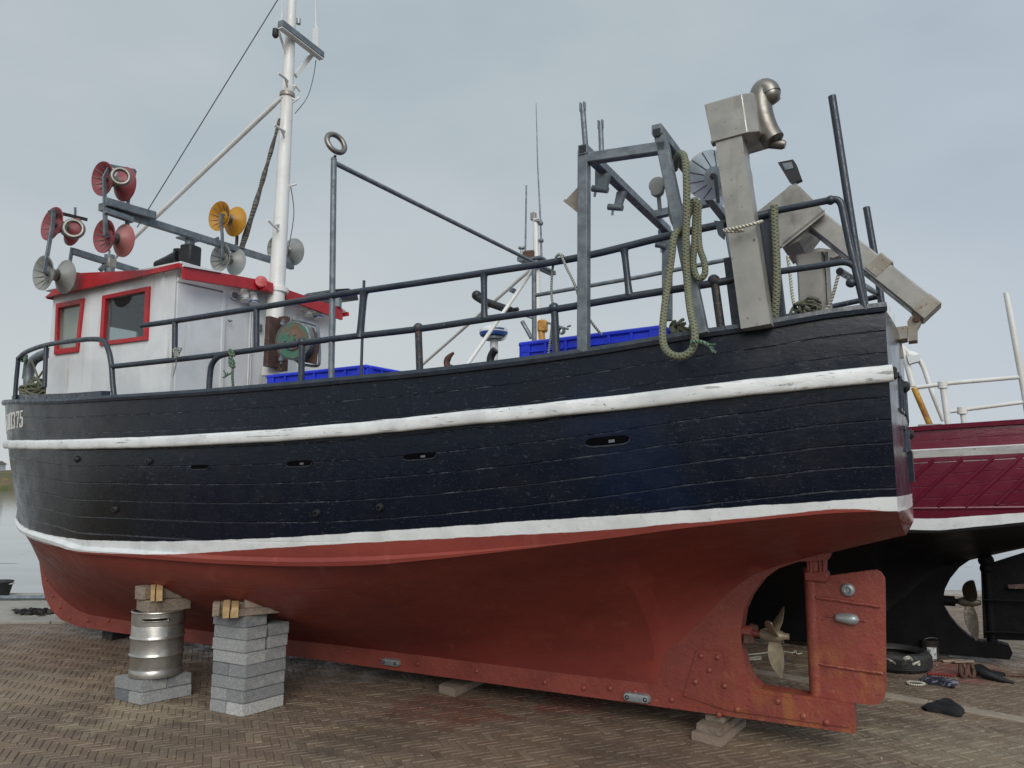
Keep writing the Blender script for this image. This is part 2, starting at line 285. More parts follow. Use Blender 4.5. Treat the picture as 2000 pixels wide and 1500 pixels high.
# ------------------------------------------------------------------ mesh helpers
def tag(o, label=None, cat=None, group=None, kind=None):
    for k, v in (('label', label), ('category', cat), ('group', group), ('kind', kind)):
        if v: o[k] = v
    return o
class MB:
    def __init__(s): s.v = []; s.f = []; s.sm = []; s.mi = []; s.uv = []
    def add(s, vs, fs, smooth=False, mi=0, uvs=None):
        b = len(s.v); s.v += [tuple(float(c) for c in p) for p in vs]
        for i, f in enumerate(fs):
            s.f.append([b+k for k in f]); s.sm.append(smooth); s.mi.append(mi); s.uv.append(uvs[i] if uvs else None)
        return s
    def build(s, name, mats, parent=None, attrs=None):
        me = bpy.data.meshes.new(name); me.from_pydata(s.v, [], s.f)
        if not isinstance(mats, (list, tuple)): mats = [mats]
        for q in mats: me.materials.append(MAT[q] if isinstance(q, str) else q)
        me.polygons.foreach_set('use_smooth', s.sm); me.polygons.foreach_set('material_index', s.mi)
        if any(u is not None for u in s.uv):
            ul = me.uv_layers.new(name='UVMap'); flat = []
            for u, f in zip(s.uv, s.f): flat += [c for q in (u or [(0, 0)]*len(f)) for c in q]
            ul.data.foreach_set('uv', flat)
        for k, vals in (attrs or {}).items():
            a = me.attributes.new(k, 'FLOAT', 'POINT'); a.data.foreach_set('value', [float(x) for x in vals])
        me.update()
        if any(s.sm): me.set_sharp_from_angle(angle=math.radians(38))
        o = bpy.data.objects.new(name, me); COL.objects.link(o)
        if parent is not None: o.parent = parent
        return o
def V(p): return np.array(p, float)
def unit(a): a = V(a); n = np.linalg.norm(a); return a/n if n > 1e-9 else a
def frame(d, up=(0, 0, 1)):
    d = unit(d); s_ = np.cross(d, up)
    if np.linalg.norm(s_) < 1e-4: s_ = np.cross(d, (1, 0, 0))
    s_ = unit(s_); return s_, np.cross(s_, d)
def smooth_path(pts, n=6, closed=False):
    P = [V(p) for p in pts]; o = []; m_ = len(P)
    for i in range(m_ if closed else m_-1):
        p0, p1, p2, p3 = (P[(i-1) % m_], P[i], P[(i+1) % m_], P[(i+2) % m_]) if closed else (P[max(i-1, 0)], P[i], P[i+1], P[min(i+2, m_-1)])
        for k in range(n):
            t = k/n; o.append(.5*((2*p1)+(p2-p0)*t+(2*p0-5*p1+4*p2-p3)*t*t+(3*p1-p0-3*p2+p3)*t**3))
    if not closed: o.append(P[-1])
    return o
def tube(mb, pts, r, n=10, closed=False, mi=0, caps=True):
    P = [V(p) for p in pts]; m_ = len(P); rs = r if isinstance(r, (list, tuple)) else [r]*m_
    T = [unit(P[(i+1) % m_]-P[i-1]) if closed else unit(P[min(i+1, m_-1)]-P[max(i-1, 0)]) for i in range(m_)]
    s_, u_ = frame(T[0]); vs = []; L_ = 0; Ls = []
    for i in range(m_):
        if i:
            s_ = unit(s_-T[i]*(s_@T[i])); u_ = np.cross(s_, T[i]); L_ += np.linalg.norm(P[i]-P[i-1])
        Ls.append(L_/(2*max(rs[i], 1e-4)))
        for k in range(n):
            a = 2*math.pi*k/n; vs.append(P[i]+rs[i]*(math.cos(a)*s_+math.sin(a)*u_))
    fs = []; uv = []
    for i in range(m_ if closed else m_-1):
        j = (i+1) % m_; lj = Ls[j] if j else Ls[i]+1
        for k in range(n):
            k2 = (k+1) % n; fs.append((i*n+k, i*n+k2, j*n+k2, j*n+k)); uv.append([(k/n, Ls[i]), ((k+1)/n, Ls[i]), ((k+1)/n, lj), (k/n, lj)])
    mb.add(vs, fs, True, mi, uv)
    if caps and not closed: mb.add(vs[:n], [tuple(range(n))], False, mi); mb.add(vs[-n:], [tuple(range(n))[::-1]], False, mi)
    return mb
def bar(mb, a, b, wd, ht=None, up=(0, 0, 1), mi=0, bev=.08):          # rectangular section bar with chamfered edges
    ht = ht or wd; a, b = V(a), V(b); s_, u_ = frame(b-a, up); c = bev*min(wd, ht); hw, hh = wd/2, ht/2
    prof = [(hw, -hh+c), (hw, hh-c), (hw-c, hh), (-hw+c, hh), (-hw, hh-c), (-hw, -hh+c), (-hw+c, -hh), (hw-c, -hh)]
    vs = [p+x*s_+y*u_ for p in (a, b) for x, y in prof]
    mb.add(vs, [(k, (k+1) % 8, 8+(k+1) % 8, 8+k) for k in range(8)]+[tuple(range(8))[::-1], tuple(range(8, 16))], False, mi); return mb
def box(mb, c, size, rz=0, bev=.004, mi=0, mat=None, jit=0):
    bm = bmesh.new(); bmesh.ops.create_cube(bm, size=1); bmesh.ops.scale(bm, vec=size, verts=bm.verts)
    if jit:
        for v_ in bm.verts: v_.co += Vector([random.uniform(-jit, jit) for _ in range(3)])
    if bev: bmesh.ops.bevel(bm, geom=bm.edges[:], offset=bev, segments=1, affect='EDGES')
    X_ = (mat or Matrix.Rotation(rz, 4, 'Z')); bm.verts.index_update()
    vs = [V(X_ @ v_.co)+V(c) for v_ in bm.verts]; mb.add(vs, [[v_.index for v_ in f.verts] for f in bm.faces], False, mi); bm.free(); return mb
def plate(mb, pts, thick, nrm, mi=0, holes=None, center=True):       # polygon (with holes) in a plane, given a thickness along nrm
    nrm = unit(nrm); bm = bmesh.new(); es = []
    for loop in [pts]+(holes or []):
        vs = [bm.verts.new(Vector(V(p))) for p in loop]; es += [bm.edges.new((vs[i], vs[(i+1) % len(vs)])) for i in range(len(vs))]
    if holes: bmesh.ops.triangle_fill(bm, use_beauty=True, use_dissolve=False, edges=es, normal=Vector(nrm))
    else: bm.faces.new(bm.verts[:])
    fs = [f for f in bm.faces]; bm.verts.index_update()
    base = [V(v_.co) for v_ in bm.verts]; faces = [[v_.index for v_ in f.verts] for f in fs]
    o1 = nrm*thick*(.5 if center else 0); o2 = nrm*thick*(-.5 if center else -1); n = len(base)
    mb.add([p+o1 for p in base]+[p+o2 for p in base], faces+[[n+i for i in f[::-1]] for f in faces], False, mi)
    k = 0
    for loop in [pts]+(holes or []):
        m_ = len(loop); q = base[k:k+m_]; k += m_
        mb.add([p+o1 for p in q]+[p+o2 for p in q], [(i, m_+i, m_+(i+1) % m_, (i+1) % m_) for i in range(m_)], False, mi)
    bm.free(); return mb
def lathe(mb, c, axis, prof, n=24, mi=0, smooth=True, up=(0, 0, 1)):   # prof: (radius, distance along axis)
    c = V(c); d = unit(axis); s_, u_ = frame(d, up); vs = []
    for r_, h_ in prof:
        for k in range(n): a = 2*math.pi*k/n; vs.append(c+d*h_+r_*(math.cos(a)*s_+math.sin(a)*u_))
    fs = [(i*n+k, i*n+(k+1) % n, (i+1)*n+(k+1) % n, (i+1)*n+k) for i in range(len(prof)-1) for k in range(n)]
    mb.add(vs, fs, smooth, mi); return mb
def ball(mb, c, r, mi=0, n=12):
    return lathe(mb, c, (0, 0, 1), [(max(r*math.sin(math.pi*i/8), 1e-4), -r*math.cos(math.pi*i/8)) for i in range(9)], n, mi)
def arc_corner(a, c, b, n=5):                                        # rounded corner: points from a to b around control point c
    return [(1-t)**2*V(a)+2*t*(1-t)*V(c)+t*t*V(b) for t in [i/n for i in range(n+1)]]
def pchip(xs, ys):
    xs = V(xs); ys = V(ys); h = np.diff(xs); d = np.diff(ys)/h; m_ = np.zeros(len(xs)); m_[0] = d[0]; m_[-1] = d[-1]
    for i in range(1, len(xs)-1):
        if d[i-1]*d[i] > 0: w1 = 2*h[i]+h[i-1]; w2 = h[i]+2*h[i-1]; m_[i] = (w1+w2)/(w1/d[i-1]+w2/d[i])
    def f(x):
        x = min(max(x, xs[0]), xs[-1]); i = min(max(int(np.searchsorted(xs, x))-1, 0), len(h)-1); t = (x-xs[i])/h[i]
        return float((1+2*t)*(1-t)**2*ys[i]+t*(1-t)**2*h[i]*m_[i]+t*t*(3-2*t)*ys[i+1]+t*t*(t-1)*h[i]*m_[i+1])
    return f
def empty(name, p, rz, label, cat, group=None, world=False):
    o = bpy.data.objects.new(name, None); COL.objects.link(o); o.location = V(p) if world else wor(V(p)); o.rotation_euler = (0, 0, rz); o.empty_display_size = .2
    return tag(o, label, cat, group)
def onboat(o):                                                       # mesh built in boat coordinates, standing as a thing of its own
    me = o.data; c = V([0, 0, 0]); vs = np.array([v_.co[:] for v_ in me.vertices]); c = np.array([(vs[:, 0].min()+vs[:, 0].max())/2, (vs[:, 1].min()+vs[:, 1].max())/2, vs[:, 2].min()])
    me.transform(Matrix.Translation(Vector(-c))); o.location = wor(c); o.rotation_euler = (0, 0, ROT); return o
def recenter(o):
    me = o.data; vs = np.array([v_.co[:] for v_ in me.vertices]); c = np.array([(vs[:, 0].min()+vs[:, 0].max())/2, (vs[:, 1].min()+vs[:, 1].max())/2, vs[:, 2].min()])
    me.transform(Matrix.Translation(Vector(-c))); o.location = V(o.location)+c; return o
# ------------------------------------------------------------------ hull form (boat frame)
X0 = -.36
XE_S, XE_C = 9.78, 9.42
bs = pchip([-.36, .5, 1.5, 2.5, 4, 5.5, 6.5, 7.6, 8.35, 8.93, 9.4, 9.78], [1.17, 1.33, 1.45, 1.53, 1.58, 1.54, 1.42, 1.19, .87, .55, .25, .03])
bc = pchip([-.36, .5, 1.5, 2.5, 4, 5.5, 6.5, 7.4, 8.1, 8.6, 9.0, 9.42], [1.12, 1.26, 1.37, 1.45, 1.50, 1.45, 1.30, 1.05, .74, .48, .25, .03])
def trace(bf, pix, tail, xmax):
    pts = []
    for u, v in pix:
        y = 1.2
        for _ in range(80):
            p = pY(u, v, y); y = .6*y+.4*bf(p[0])
        pts.append((p[0], p[2]))
    pts = sorted(q for q in pts if q[0] < xmax); xs = [pts[0][0]]; zs = [pts[0][1]]
    for x, z in pts[1:]+tail:
        if x-xs[-1] > .08: xs.append(x); zs.append(z)
    return pchip(xs, zs)
zs_ = trace(bs, [(150, 784), (230, 779), (330, 773), (420, 767), (520, 759), (700, 743), (800, 734), (1000, 711), (1160, 689), (1330, 661), (1500, 637), (1600, 619), (1718, 604)], [(8.9, 2.63), (9.78, 2.70)], 8.4)
zc_ = trace(bc, [(120, 1060), (165, 1074), (250, 1080), (300, 1084), (400, 1091), (550, 1097), (700, 1096), (850, 1086), (1000, 1072), (1200, 1050), (1340, 1031), (1500, 1014), (1650, 1001), (1748, 998)], [(8.8, 1.34), (9.42, 1.62)], 8.6)
bb = lambda x: bc(x)+.015
zt_ = trace(bb, [(150, 1053), (300, 1057), (500, 1052), (700, 1040), (900, 1027), (1100, 1013), (1300, 1000), (1500, 986), (1748, 970)], [(9.4, 1.36)], 8.0)
zb_ = trace(bb, [(150, 1075), (300, 1082), (370, 1081), (500, 1072), (700, 1060), (900, 1050), (1100, 1040), (1300, 1025), (1500, 1008), (1650, 994), (1748, 1000)], [(9.4, 1.23)], 8.0)
zr_ = trace(lambda x: bc(x)+.65*(bs(x)-bc(x))+.03, [(100, 869), (200, 867), (300, 864), (500, 853.5), (700, 838), (900, 818.5), (1100, 798.5), (1300, 777), (1500, 753.5), (1725, 731)], [(8.9, 2.17), (9.7, 2.21)], 8.2)
rab = [pY(u, v, .08) for u, v in [(1287, 1338), (1075, 1312), (862, 1285), (650, 1259), (417, 1235), (263, 1215), (180, 1203)]]
zl_ = pchip([-.37, .1, .35, .55, .75, .95, 1.2, 1.5]+[p[0] for p in rab]+[8.62, 8.78, 8.92, 9.1, 9.42], [1.41, 1.275, 1.20, 1.125, .98, .77, .55, .40]+[p[2] for p in rab]+[.52, .70, .90, 1.18, 1.62])
HX = [-.36, .1, .6, 1.2, 1.9, 2.8, 4.1, 6, 7.6, 8.6, 9.42]
h1y = pchip(HX, [.40, .25, .08, .03, .06, .16, .40, .30, .10, .03, 0]); h1z = pchip(HX, [.05, .06, .14, .50, .48, .36, .24, .20, .22, .12, .0])
h2y = pchip(HX, [.35, .45, .60, .72, .64, .44, .14, .12, .13, .08, 0]); h2z = pchip(HX, [.07, .10, .16, .24, .31, .36, .43, .40, .31, .20, .0])
b0_ = pchip([-.37, .1, .5, 9.0, 9.42], [.03, .05, .078, .07, .03])
NT, NB, NU = 150, 20, 30
def chine_pt(t): x = X0+(XE_C-X0)*t; return V([x, bc(x), zc_(x)])
def sheer_pt(t): x = X0+(XE_S-X0)*t; return V([x, bs(x), zs_(x)])
def top_pt(t, f):
    p = chine_pt(t)*(1-f)+sheer_pt(t)*f; p[1] += .035*4*f*(1-f)*min(1, p[1]); return p
def low_pt(t, f):
    P3 = chine_pt(t); x = P3[0]; P0 = V([x, b0_(x), zl_(x)]); P1 = P0+V([0, h1y(x), h1z(x)]); P2 = P3-V([0, h2y(x), h2z(x)])
    return (1-f)**3*P0+3*f*(1-f)**2*P1+3*f*f*(1-f)*P2+f**3*P3
def hull_at(x, z):                                                   # topside point (port) at given X and Z
    f = .5
    for _ in range(12):
        t = min(max((x-X0)/((XE_C-X0)*(1-f)+(XE_S-X0)*f), 0), 1); a, b = chine_pt(t)[2], sheer_pt(t)[2]; f = (z-a)/(b-a)
    return top_pt(t, f)
def hull_n(x, z):
    a = hull_at(x+.03, z)-hull_at(x-.03, z); b = hull_at(x, z+.03)-hull_at(x, z-.03); n = unit(np.cross(a, b)); return n if n[1] > 0 else -n
def build_hull(name, mat, parent, S=1.0, zt=None, zb=None):
    mb = MB(); ht = []; hb = []; pl = []; n_ = NB+NU
    zt = zt or zt_; zb = zb or zb_
    def pt(i, k): return low_pt(i/NT, k/NB) if k < NB else top_pt(i/NT, (k-NB)/(NU-1))
    rows = [[pt(i, k) for k in range(n_)] for i in range(NT+1)]
    for sgn in (1, -1):
        vs = []
        for i in range(NT+1):
            for k in range(n_):
                p = rows[i][k]; vs.append((p[0]*S, p[1]*sgn*S, p[2]*S)); ht.append(p[2]-zt(p[0])); hb.append(p[2]-zb(p[0])); pl.append((k-NB)/(NU-1)*9 if k >= NB else -5+k/NB*5)
        fs = [(i*n_+k, (i+1)*n_+k, (i+1)*n_+k+1, i*n_+k+1)[::-sgn] for i in range(NT) for k in range(n_-1)]
        mb.add(vs, fs, True)
    off = (NT+1)*n_
    for i in range(NT): mb.f.append([i*n_, off+i*n_, off+(i+1)*n_, (i+1)*n_]); mb.sm.append(True); mb.mi.append(0); mb.uv.append(None)
    # transom, slightly bowed aft
    nc = 8; vs = []
    for k in range(n_):
        p = rows[0][k]
        for c in range(nc+1):
            q = 1-2*c/nc; vs.append(((p[0]-.05*(1-q*q)*min(1, p[1]/.6))*S, p[1]*q*S, p[2]*S)); ht.append(p[2]-zt(X0)-.0); hb.append(p[2]-zb(X0)+.0); pl.append((k-NB)/(NU-1)*9 if k >= NB else -5+k/NB*5)
    mb.add(vs, [(k*(nc+1)+c, (k+1)*(nc+1)+c, (k+1)*(nc+1)+c+1, k*(nc+1)+c+1) for k in range(n_-1) for c in range(nc)], True, 1 if mat == 'hull' else 0)
    return mb.build(name, [mat, 'transom'] if mat == 'hull' else mat, parent, {'ht': ht, 'hb': hb, 'pl': pl})
def sweep_rail(mb, pts, prof, closed_caps=True, mi=0, smooth=True, up=(0, 0, 1)):   # prof (out, up) closed loop swept along pts, out = to the side of travel
    P = [V(p) for p in pts]; n = len(prof); vs = []
    for i, p in enumerate(P):
        T = P[min(i+1, len(P)-1)]-P[max(i-1, 0)]; s_, u_ = frame(T, up); vs += [p+a*s_+b*u_ for a, b in prof]
    mb.add(vs, [(i*n+k, i*n+(k+1) % n, (i+1)*n+(k+1) % n, (i+1)*n+k) for i in range(len(P)-1) for k in range(n)], smooth, mi)
    mb.add(vs[:n], [tuple(range(n))[::-1]], False, mi); mb.add(vs[-n:], [tuple(range(n))], False, mi); return mb

# ------------------------------------------------------------------ setting: ground, quay, water, bank
def structure(o): o['kind'] = 'structure'; return o
EDGE = 12.2
mb = MB(); mb.add([(-60, -40, -.0058), (60, -40, -.0058), (60, EDGE, -.0058), (-60, EDGE, -.0058)], [(0, 1, 2, 3)])
mb.add([(-60, EDGE, -.012), (60, EDGE, -.012), (60, EDGE, -1.6), (-60, EDGE, -1.6)], [(3, 2, 1, 0)])
structure(mb.build('ground', 'sand'))
# herringbone brick paving, every brick its own little block
BW, BN = .053, 3; ang = math.radians(-24-45); ca, sa = math.cos(ang), math.sin(ang)
mb = MB(); tint = []
def brick(x0, y0, x1, y1):
    gp = .0014; x0, y0, x1, y1 = x0*BW+gp, y0*BW+gp, x1*BW-gp, y1*BW-gp; cx, cy = (x0+x1)/2, (y0+y1)/2
    wx, wy = 1.5+cx*ca-cy*sa, 7+cx*sa+cy*ca
    if not (2.6 < wy < 11.6 and -1-.74*wy < wx < 1+.74*wy): return
    if wx < 0 and wy > 9.75+.03*wx: return
    z = random.gauss(0, .0013); tx, ty = random.gauss(0, .013), random.gauss(0, .013); c = .005; vs = []
    for (a, b, d) in ((x0, y0, 1), (x1, y0, 1), (x1, y1, 1), (x0, y1, 1), (x0+c, y0+c, 0), (x1-c, y0+c, 0), (x1-c, y1-c, 0), (x0+c, y1-c, 0)):
        jx, jy = a+random.gauss(0, .001), b+random.gauss(0, .001)
        vs.append((1.5+jx*ca-jy*sa, 7+jx*sa+jy*ca, z+(a-cx)*tx+(b-cy)*ty-d*.004-(0 if not d else random.random()*.003)))
    mb.add(vs+[(v_[0], v_[1], -.03) for v_ in vs[:4]], [(4, 5, 6, 7), (0, 1, 5, 4), (1, 2, 6, 5), (2, 3, 7, 6), (3, 0, 4, 7), (8, 9, 1, 0), (9, 10, 2, 1), (10, 11, 3, 2), (11, 8, 0, 3)])
    t = random.random(); tint.extend([t]*12)
for k in range(-250, 250):
    for m_ in range(-52, 52):
        x, y = k+2*BN*m_, k
        if abs(x) > 260: continue
        brick(x, y, x+BN, y+1); brick(x+BN, y-BN+1, x+BN+1, y+1)
structure(mb.build('paving', 'brick', None, {'tint': tint}))
# pale concrete kerb strip let into the bricks
a, b = V([2.12, 7.26]), V([3.72, 5.77]); d = unit(b-a); nn = V([-d[1], d[0]]); mb = MB(); s = -4.6
while s < 9:
    l = random.uniform(.82, .98); c = a+d*(s+l/2); q = random.gauss(0, .004)
    box(mb, (c[0]+nn[0]*.06, c[1]+nn[1]*.06, -.012+q), (l-.006, .135, .05), math.atan2(d[1], d[0]), .005); s += l
structure(mb.build('kerb_strip', 'kerb'))
# pale concrete quay edge on the left, in two low steps
mb = MB(); x = -24
while x < -1:
    l = random.uniform(1.9, 2.6)
    box(mb, (x+l/2, 10.35+.02*x, .004+random.gauss(0, .004)), (l-.012, 1.15, .05), .02, .008)
    box(mb, (x+l/2, 11.62+.02*x, -.004+random.gauss(0, .004)), (l-.012, 1.28, .05), .02, .008); x += l
structure(mb.build('quay_edge', 'slab'))
mb = MB(); box(mb, (9, EDGE-.18, .01), (22, .34, .07), 0, .01); structure(mb.build('quay_kerb', 'slab'))
mb = MB(); tube(mb, [(-24, 11.02, .045), (-14, 11.2, .05), (-9, 11.3, .05), (-5, 11.42, .05), (-1, 11.5, .05)], .035, 8); o = mb.build('mooring_pipe', 'galv'); recenter(tag(o, 'thin grey pipe lying along the pale quay slabs', 'pipe'))
mb = MB(); mb.add([(-900, EDGE-.3, -1.15), (900, EDGE-.3, -1.15), (900, 900, -1.15), (-900, 900, -1.15)], [(0, 1, 2, 3)]); structure(mb.build('water', 'water'))
mb = MB(); nx, ny = 160, 7
vs = []
for j in range(ny):
    for i in range(nx):
        xx = -420+840*i/(nx-1); t = j/(ny-1); h = (-1.4, .2, 2.2, 3.8, 4.6, 5.0, 5.0)[j]
        vs.append((xx+random.uniform(-1.5, 1.5), 214+[0, 2, 7, 16, 30, 60, 130][j]+8*math.sin(xx*.013)+random.uniform(-1, 1), h*(1+.12*math.sin(xx*.05))+(random.uniform(-.25, .5) if 0 < j else 0)))
mb.add(vs, [(j*nx+i, j*nx+i+1, (j+1)*nx+i+1, (j+1)*nx+i) for j in range(ny-1) for i in range(nx-1)], True)
structure(mb.build('far_bank', 'bank'))
h = empty('white_house', (-185, 262, 4.7), .1, 'low white house on the far bank across the water', 'house', world=True)
mb = MB(); box(mb, (0, 0, 1.3), (17, 7, 2.6), 0, 0); mb.build('wall', 'white', h)
mb = MB(); plate(mb, [(-8.9, -4, 2.55), (-8.9, 4, 2.55), (-8.9, 0, 3.7)], 17.8, (-1, 0, 0), center=False); mb.build('roof', 'slab', h)
for x in (-6, -2.5, 3, 6): mb = MB(); box(mb, (x, -3.52, 1.5), (1.1, .08, 1.1), 0, 0); mb.build('window', 'black', h)
def bush(p, r, n, label):
    mb = MB()
    for _ in range(n):
        q = V([random.gauss(0, 1), random.gauss(0, 1), random.gauss(0, 1)]); q = unit(q)*r*random.uniform(.4, 1)**.5*V([1, .8, .62]); a = unit(V([random.gauss(0, 1) for _ in range(3)])); s_, u_ = frame(a); e = r*.2
        mb.add([q+s_*e, q+u_*e*.7, q-s_*e, q-u_*e*.7], [(0, 1, 2, 3)])
    o = mb.build('bush', 'bank'); o.location = p; tag(o, label, 'bush', 'bushes along the far bank')
    tk = MB(); [tube(tk, [(random.uniform(-.3, .3), 0, -r*.7), (random.uniform(-.8, .8), random.uniform(-.5, .5), r*.25)], [.1, .04], 6) for _ in range(4)]; tk.build('branch', 'wood_old', o)
bush((-161, 232, 3.9), 1.8, 260, 'small bush on the far bank below the white house')

# ------------------------------------------------------------------ the blue-black fishing boat
boat = empty('fishing_boat', (0, 0, 0), ROT, 'navy black wooden fishing boat with white rub rail and red bottom, standing on blocks', 'boat')
hull = build_hull('hull', 'hull', boat)
def port_line(u, v, off=-.05, z0=2.9):                              # point above the port rail line seen in direction (u, v)
    lo, hi = -.4, 8.4; z = z0
    for _ in range(4):
        lo, hi = -.4, 8.45
        for _ in range(40):
            x = (lo+hi)/2
            if proj((x, bs(x)+off, z))[0] > u: lo = x
            else: hi = x
        x = (lo+hi)/2; z = pY(u, v, bs(x)+off)[2]
    return V([x, bs(x)+off, z])
XS = np.concatenate([np.linspace(9.76, 8.2, 26), np.linspace(8.1, -.36, 60)])
for sg in (1, -1):
    s_ = 'port' if sg > 0 else 'starboard'
    # rail cap along the sheer
    pts = [V([x, (bs(x)-.035), zs_(x)+.012]) for x in XS]; pr_ = [(-.085, -.022), (.055, -.026), (.066, -.004), (.06, .02), (-.08, .026)]
    mb = MB(); sweep_rail(mb, [p*V([1, sg, 1]) for p in pts], [(a*sg, b) for a, b in pr_][::sg]); mb.build('rail_cap', 'navy_pipe', hull)
    # white rub rail: rounded timber
    mb = MB(); pts = []
    for x in np.concatenate([np.linspace(9.5, 8.2, 20), np.linspace(8.1, -.375, 64)]):
        z = zr_(x); p = hull_at(min(x, 9.5), z); pts.append(V([x, p[1]*sg, z+random.gauss(0, .0016)]))
    pr_ = [(-.03, -.040)]+[(.044*math.copysign(abs(math.cos(a))**.38, math.cos(a))+.004, .044*math.copysign(abs(math.sin(a))**.8, math.sin(a))) for a in np.linspace(-1.4, 1.4, 11)]+[(-.03, .036)]
    sweep_rail(mb, pts, [(a*sg, b) for a, b in pr_][::sg]); mb.build('rub_rail', 'white_rail', hull)
    mb = MB(); p = hull_at(-.36, zr_(-.36)); box(mb, (-.388, (p[1]+.018)*sg, p[2]), (.022, .066, .07), 0, .012); mb.build('rub_rail_end', 'black', hull)
    # raised bow bulwark coaming
    pts = [V([x, max(bs(x)-.11, .01), zs_(x)+.055]) for x in np.linspace(9.65, 5.75, 46)]
    mb = MB(); sweep_rail(mb, [p*V([1, sg, 1]) for p in pts], [(a*sg, b) for a, b in [(-.04, -.06), (.035, -.06), (.04, .035), (-.04, .04)]][::sg], smooth=False); mb.build('bow_coaming', 'navy_pipe', hull)
# chine strake: low half-round moulding that fades out towards the stern
for sg in (1, -1):
    mb = MB(); vs = []; ht = []; hb = []; pl = []; xs = np.concatenate([np.linspace(9.35, 8.2, 18), np.linspace(8.05, 1.2, 60)])
    prof = [(-.02, .034), (.018, .030), (.042, .004), (.034, -.026), (-.03, -.034)]
    P = [V([x, bc(x), zc_(x)]) for x in xs]
    for i, p in enumerate(P):
        T = P[min(i+1, len(P)-1)]-P[max(i-1, 0)]; s1, u1 = frame(T); k = min(1, (xs[i]-1.2)/1.6+.02)
        for a, b in prof:
            q = p+(a*k-.004*(1-k))*s1+b*k*u1; vs.append(q*V([1, sg, 1])); ht.append(q[2]-zt_(q[0])); hb.append(q[2]-zb_(q[0])); pl.append(.25)
    n = len(prof); mb.add(vs, [(i*n+k, i*n+k+1, (i+1)*n+k+1, (i+1)*n+k)[::-sg] for i in range(len(P)-1) for k in range(n-1)], True)
    mb.build('chine_strake', 'hull', hull, {'ht': ht, 'hb': hb, 'pl': pl})
mb = MB(); tube(mb, [(9.36, 0, 1.5), (9.6, 0, 2.1), (9.79, 0, 2.78)], [.05, .05, .045], 8); mb.build('stem', 'navy_pipe', hull)
mb = MB(); DZ = 1.95; vs = []; xs = np.linspace(-.33, 9.1, 40)
for x in xs: y = max(hull_at(x, DZ)[1]-.03, .01); vs += [(x, y, DZ), (x, -y, DZ)]
mb.add(vs, [(2*i, 2*i+1, 2*i+3, 2*i+2) for i in range(39)]); mb.build('deck', 'wood_old', boat)
mb = MB(); vs = []                                                    # inner face of the bulwark
for sg in (1, -1):
    b_ = len(vs)
    for x in np.linspace(-.3, 9.1, 40): vs += [(x, sg*(max(hull_at(x, DZ)[1]-.05, .01)), DZ), (x, sg*max(bs(x)-.09, .01), zs_(x))]
    mb.f += [[b_+2*i, b_+2*i+2, b_+2*i+3, b_+2*i+1] for i in range(39)]
    mb.sm += [True]*39; mb.mi += [0]*39; mb.uv += [None]*39
mb.v = [tuple(p) for p in vs]; mb.build('bulwark_lining', 'galv', boat)
# freeing slots as raised near-black plates with painted inner shade, bolts, zinc and plugs
def on_hull_px(u, v):
    y = 1.4
    for _ in range(40):
        p = pY(u, v, y); y = .5*y+.5*hull_at(p[0], p[2])[1]
    return p
def decal(mb, px_z, loop, off, thick):                                # loop of (x, z) on the port topside, raised by thick
    P = [hull_at(x, z)+hull_n(x, z)*off for x, z in loop]; n = unit(np.mean([hull_n(x, z) for x, z in loop], axis=0)); plate(mb, P, thick, n); return mb
for u, v, wd, hh in ((391, 912, 46, 8), (585, 905, 58, 11), (820, 891, 70, 12), (1186, 861, 82, 17)):
    p = on_hull_px(u, v); d = _C[1]; sc_ = np.linalg.norm(wor(p)-_C)/FPX; a = wd*sc_*1.05/2; b = hh*sc_/2; sl = (zr_(p[0]+.2)-zr_(p[0]-.2))/.4
    lp = lambda a, b: [(p[0]+math.copysign(abs(math.cos(t))**.45, math.cos(t))*a, p[2]+math.copysign(abs(math.sin(t))**.7, math.sin(t))*b+sl*math.copysign(abs(math.cos(t))**.45, math.cos(t))*a) for t in np.linspace(0, 2*math.pi, 20, endpoint=False)]
    mb = MB(); decal(mb, 0, lp(a, b), .0025, .004); f = mb.build('scupper', 'slot_shade', hull)
    mb = MB(); q = lp(a*1.04, b*1.25); decal(mb, 0, q[10:20]+[(x, z) for x, z in lp(a*1.0, b*.95)[10:20]][::-1], .003, .012); mb.build('scupper_lip', 'navy_pipe', f)
    if wd > 50:
        mb = MB(); e = a*.35; decal(mb, 0, [(p[0]-e, p[2]-b*.45-sl*e), (p[0]-e*.2, p[2]-b*.45), (p[0]-e*.2, p[2]+b*.2), (p[0]-e, p[2]+b*.2-sl*e)], .004, .004); mb.build('scupper_flap', 'galv' if wd < 60 else 'drum_grey', f)
for u, v in ((151, 897), (292, 901), (226, 995), (743, 991), (620, 1002)):
    p = on_hull_px(u, v); n = hull_n(p[0], p[2]); mb = MB(); lathe(mb, hull_at(p[0], p[2]), n, [(.030, -.01), (.030, .006), (.022, .022), (.012, .024), (.010, .010), (.0001, .008)], 12); mb.build('hull_bolt', 'black', hull)
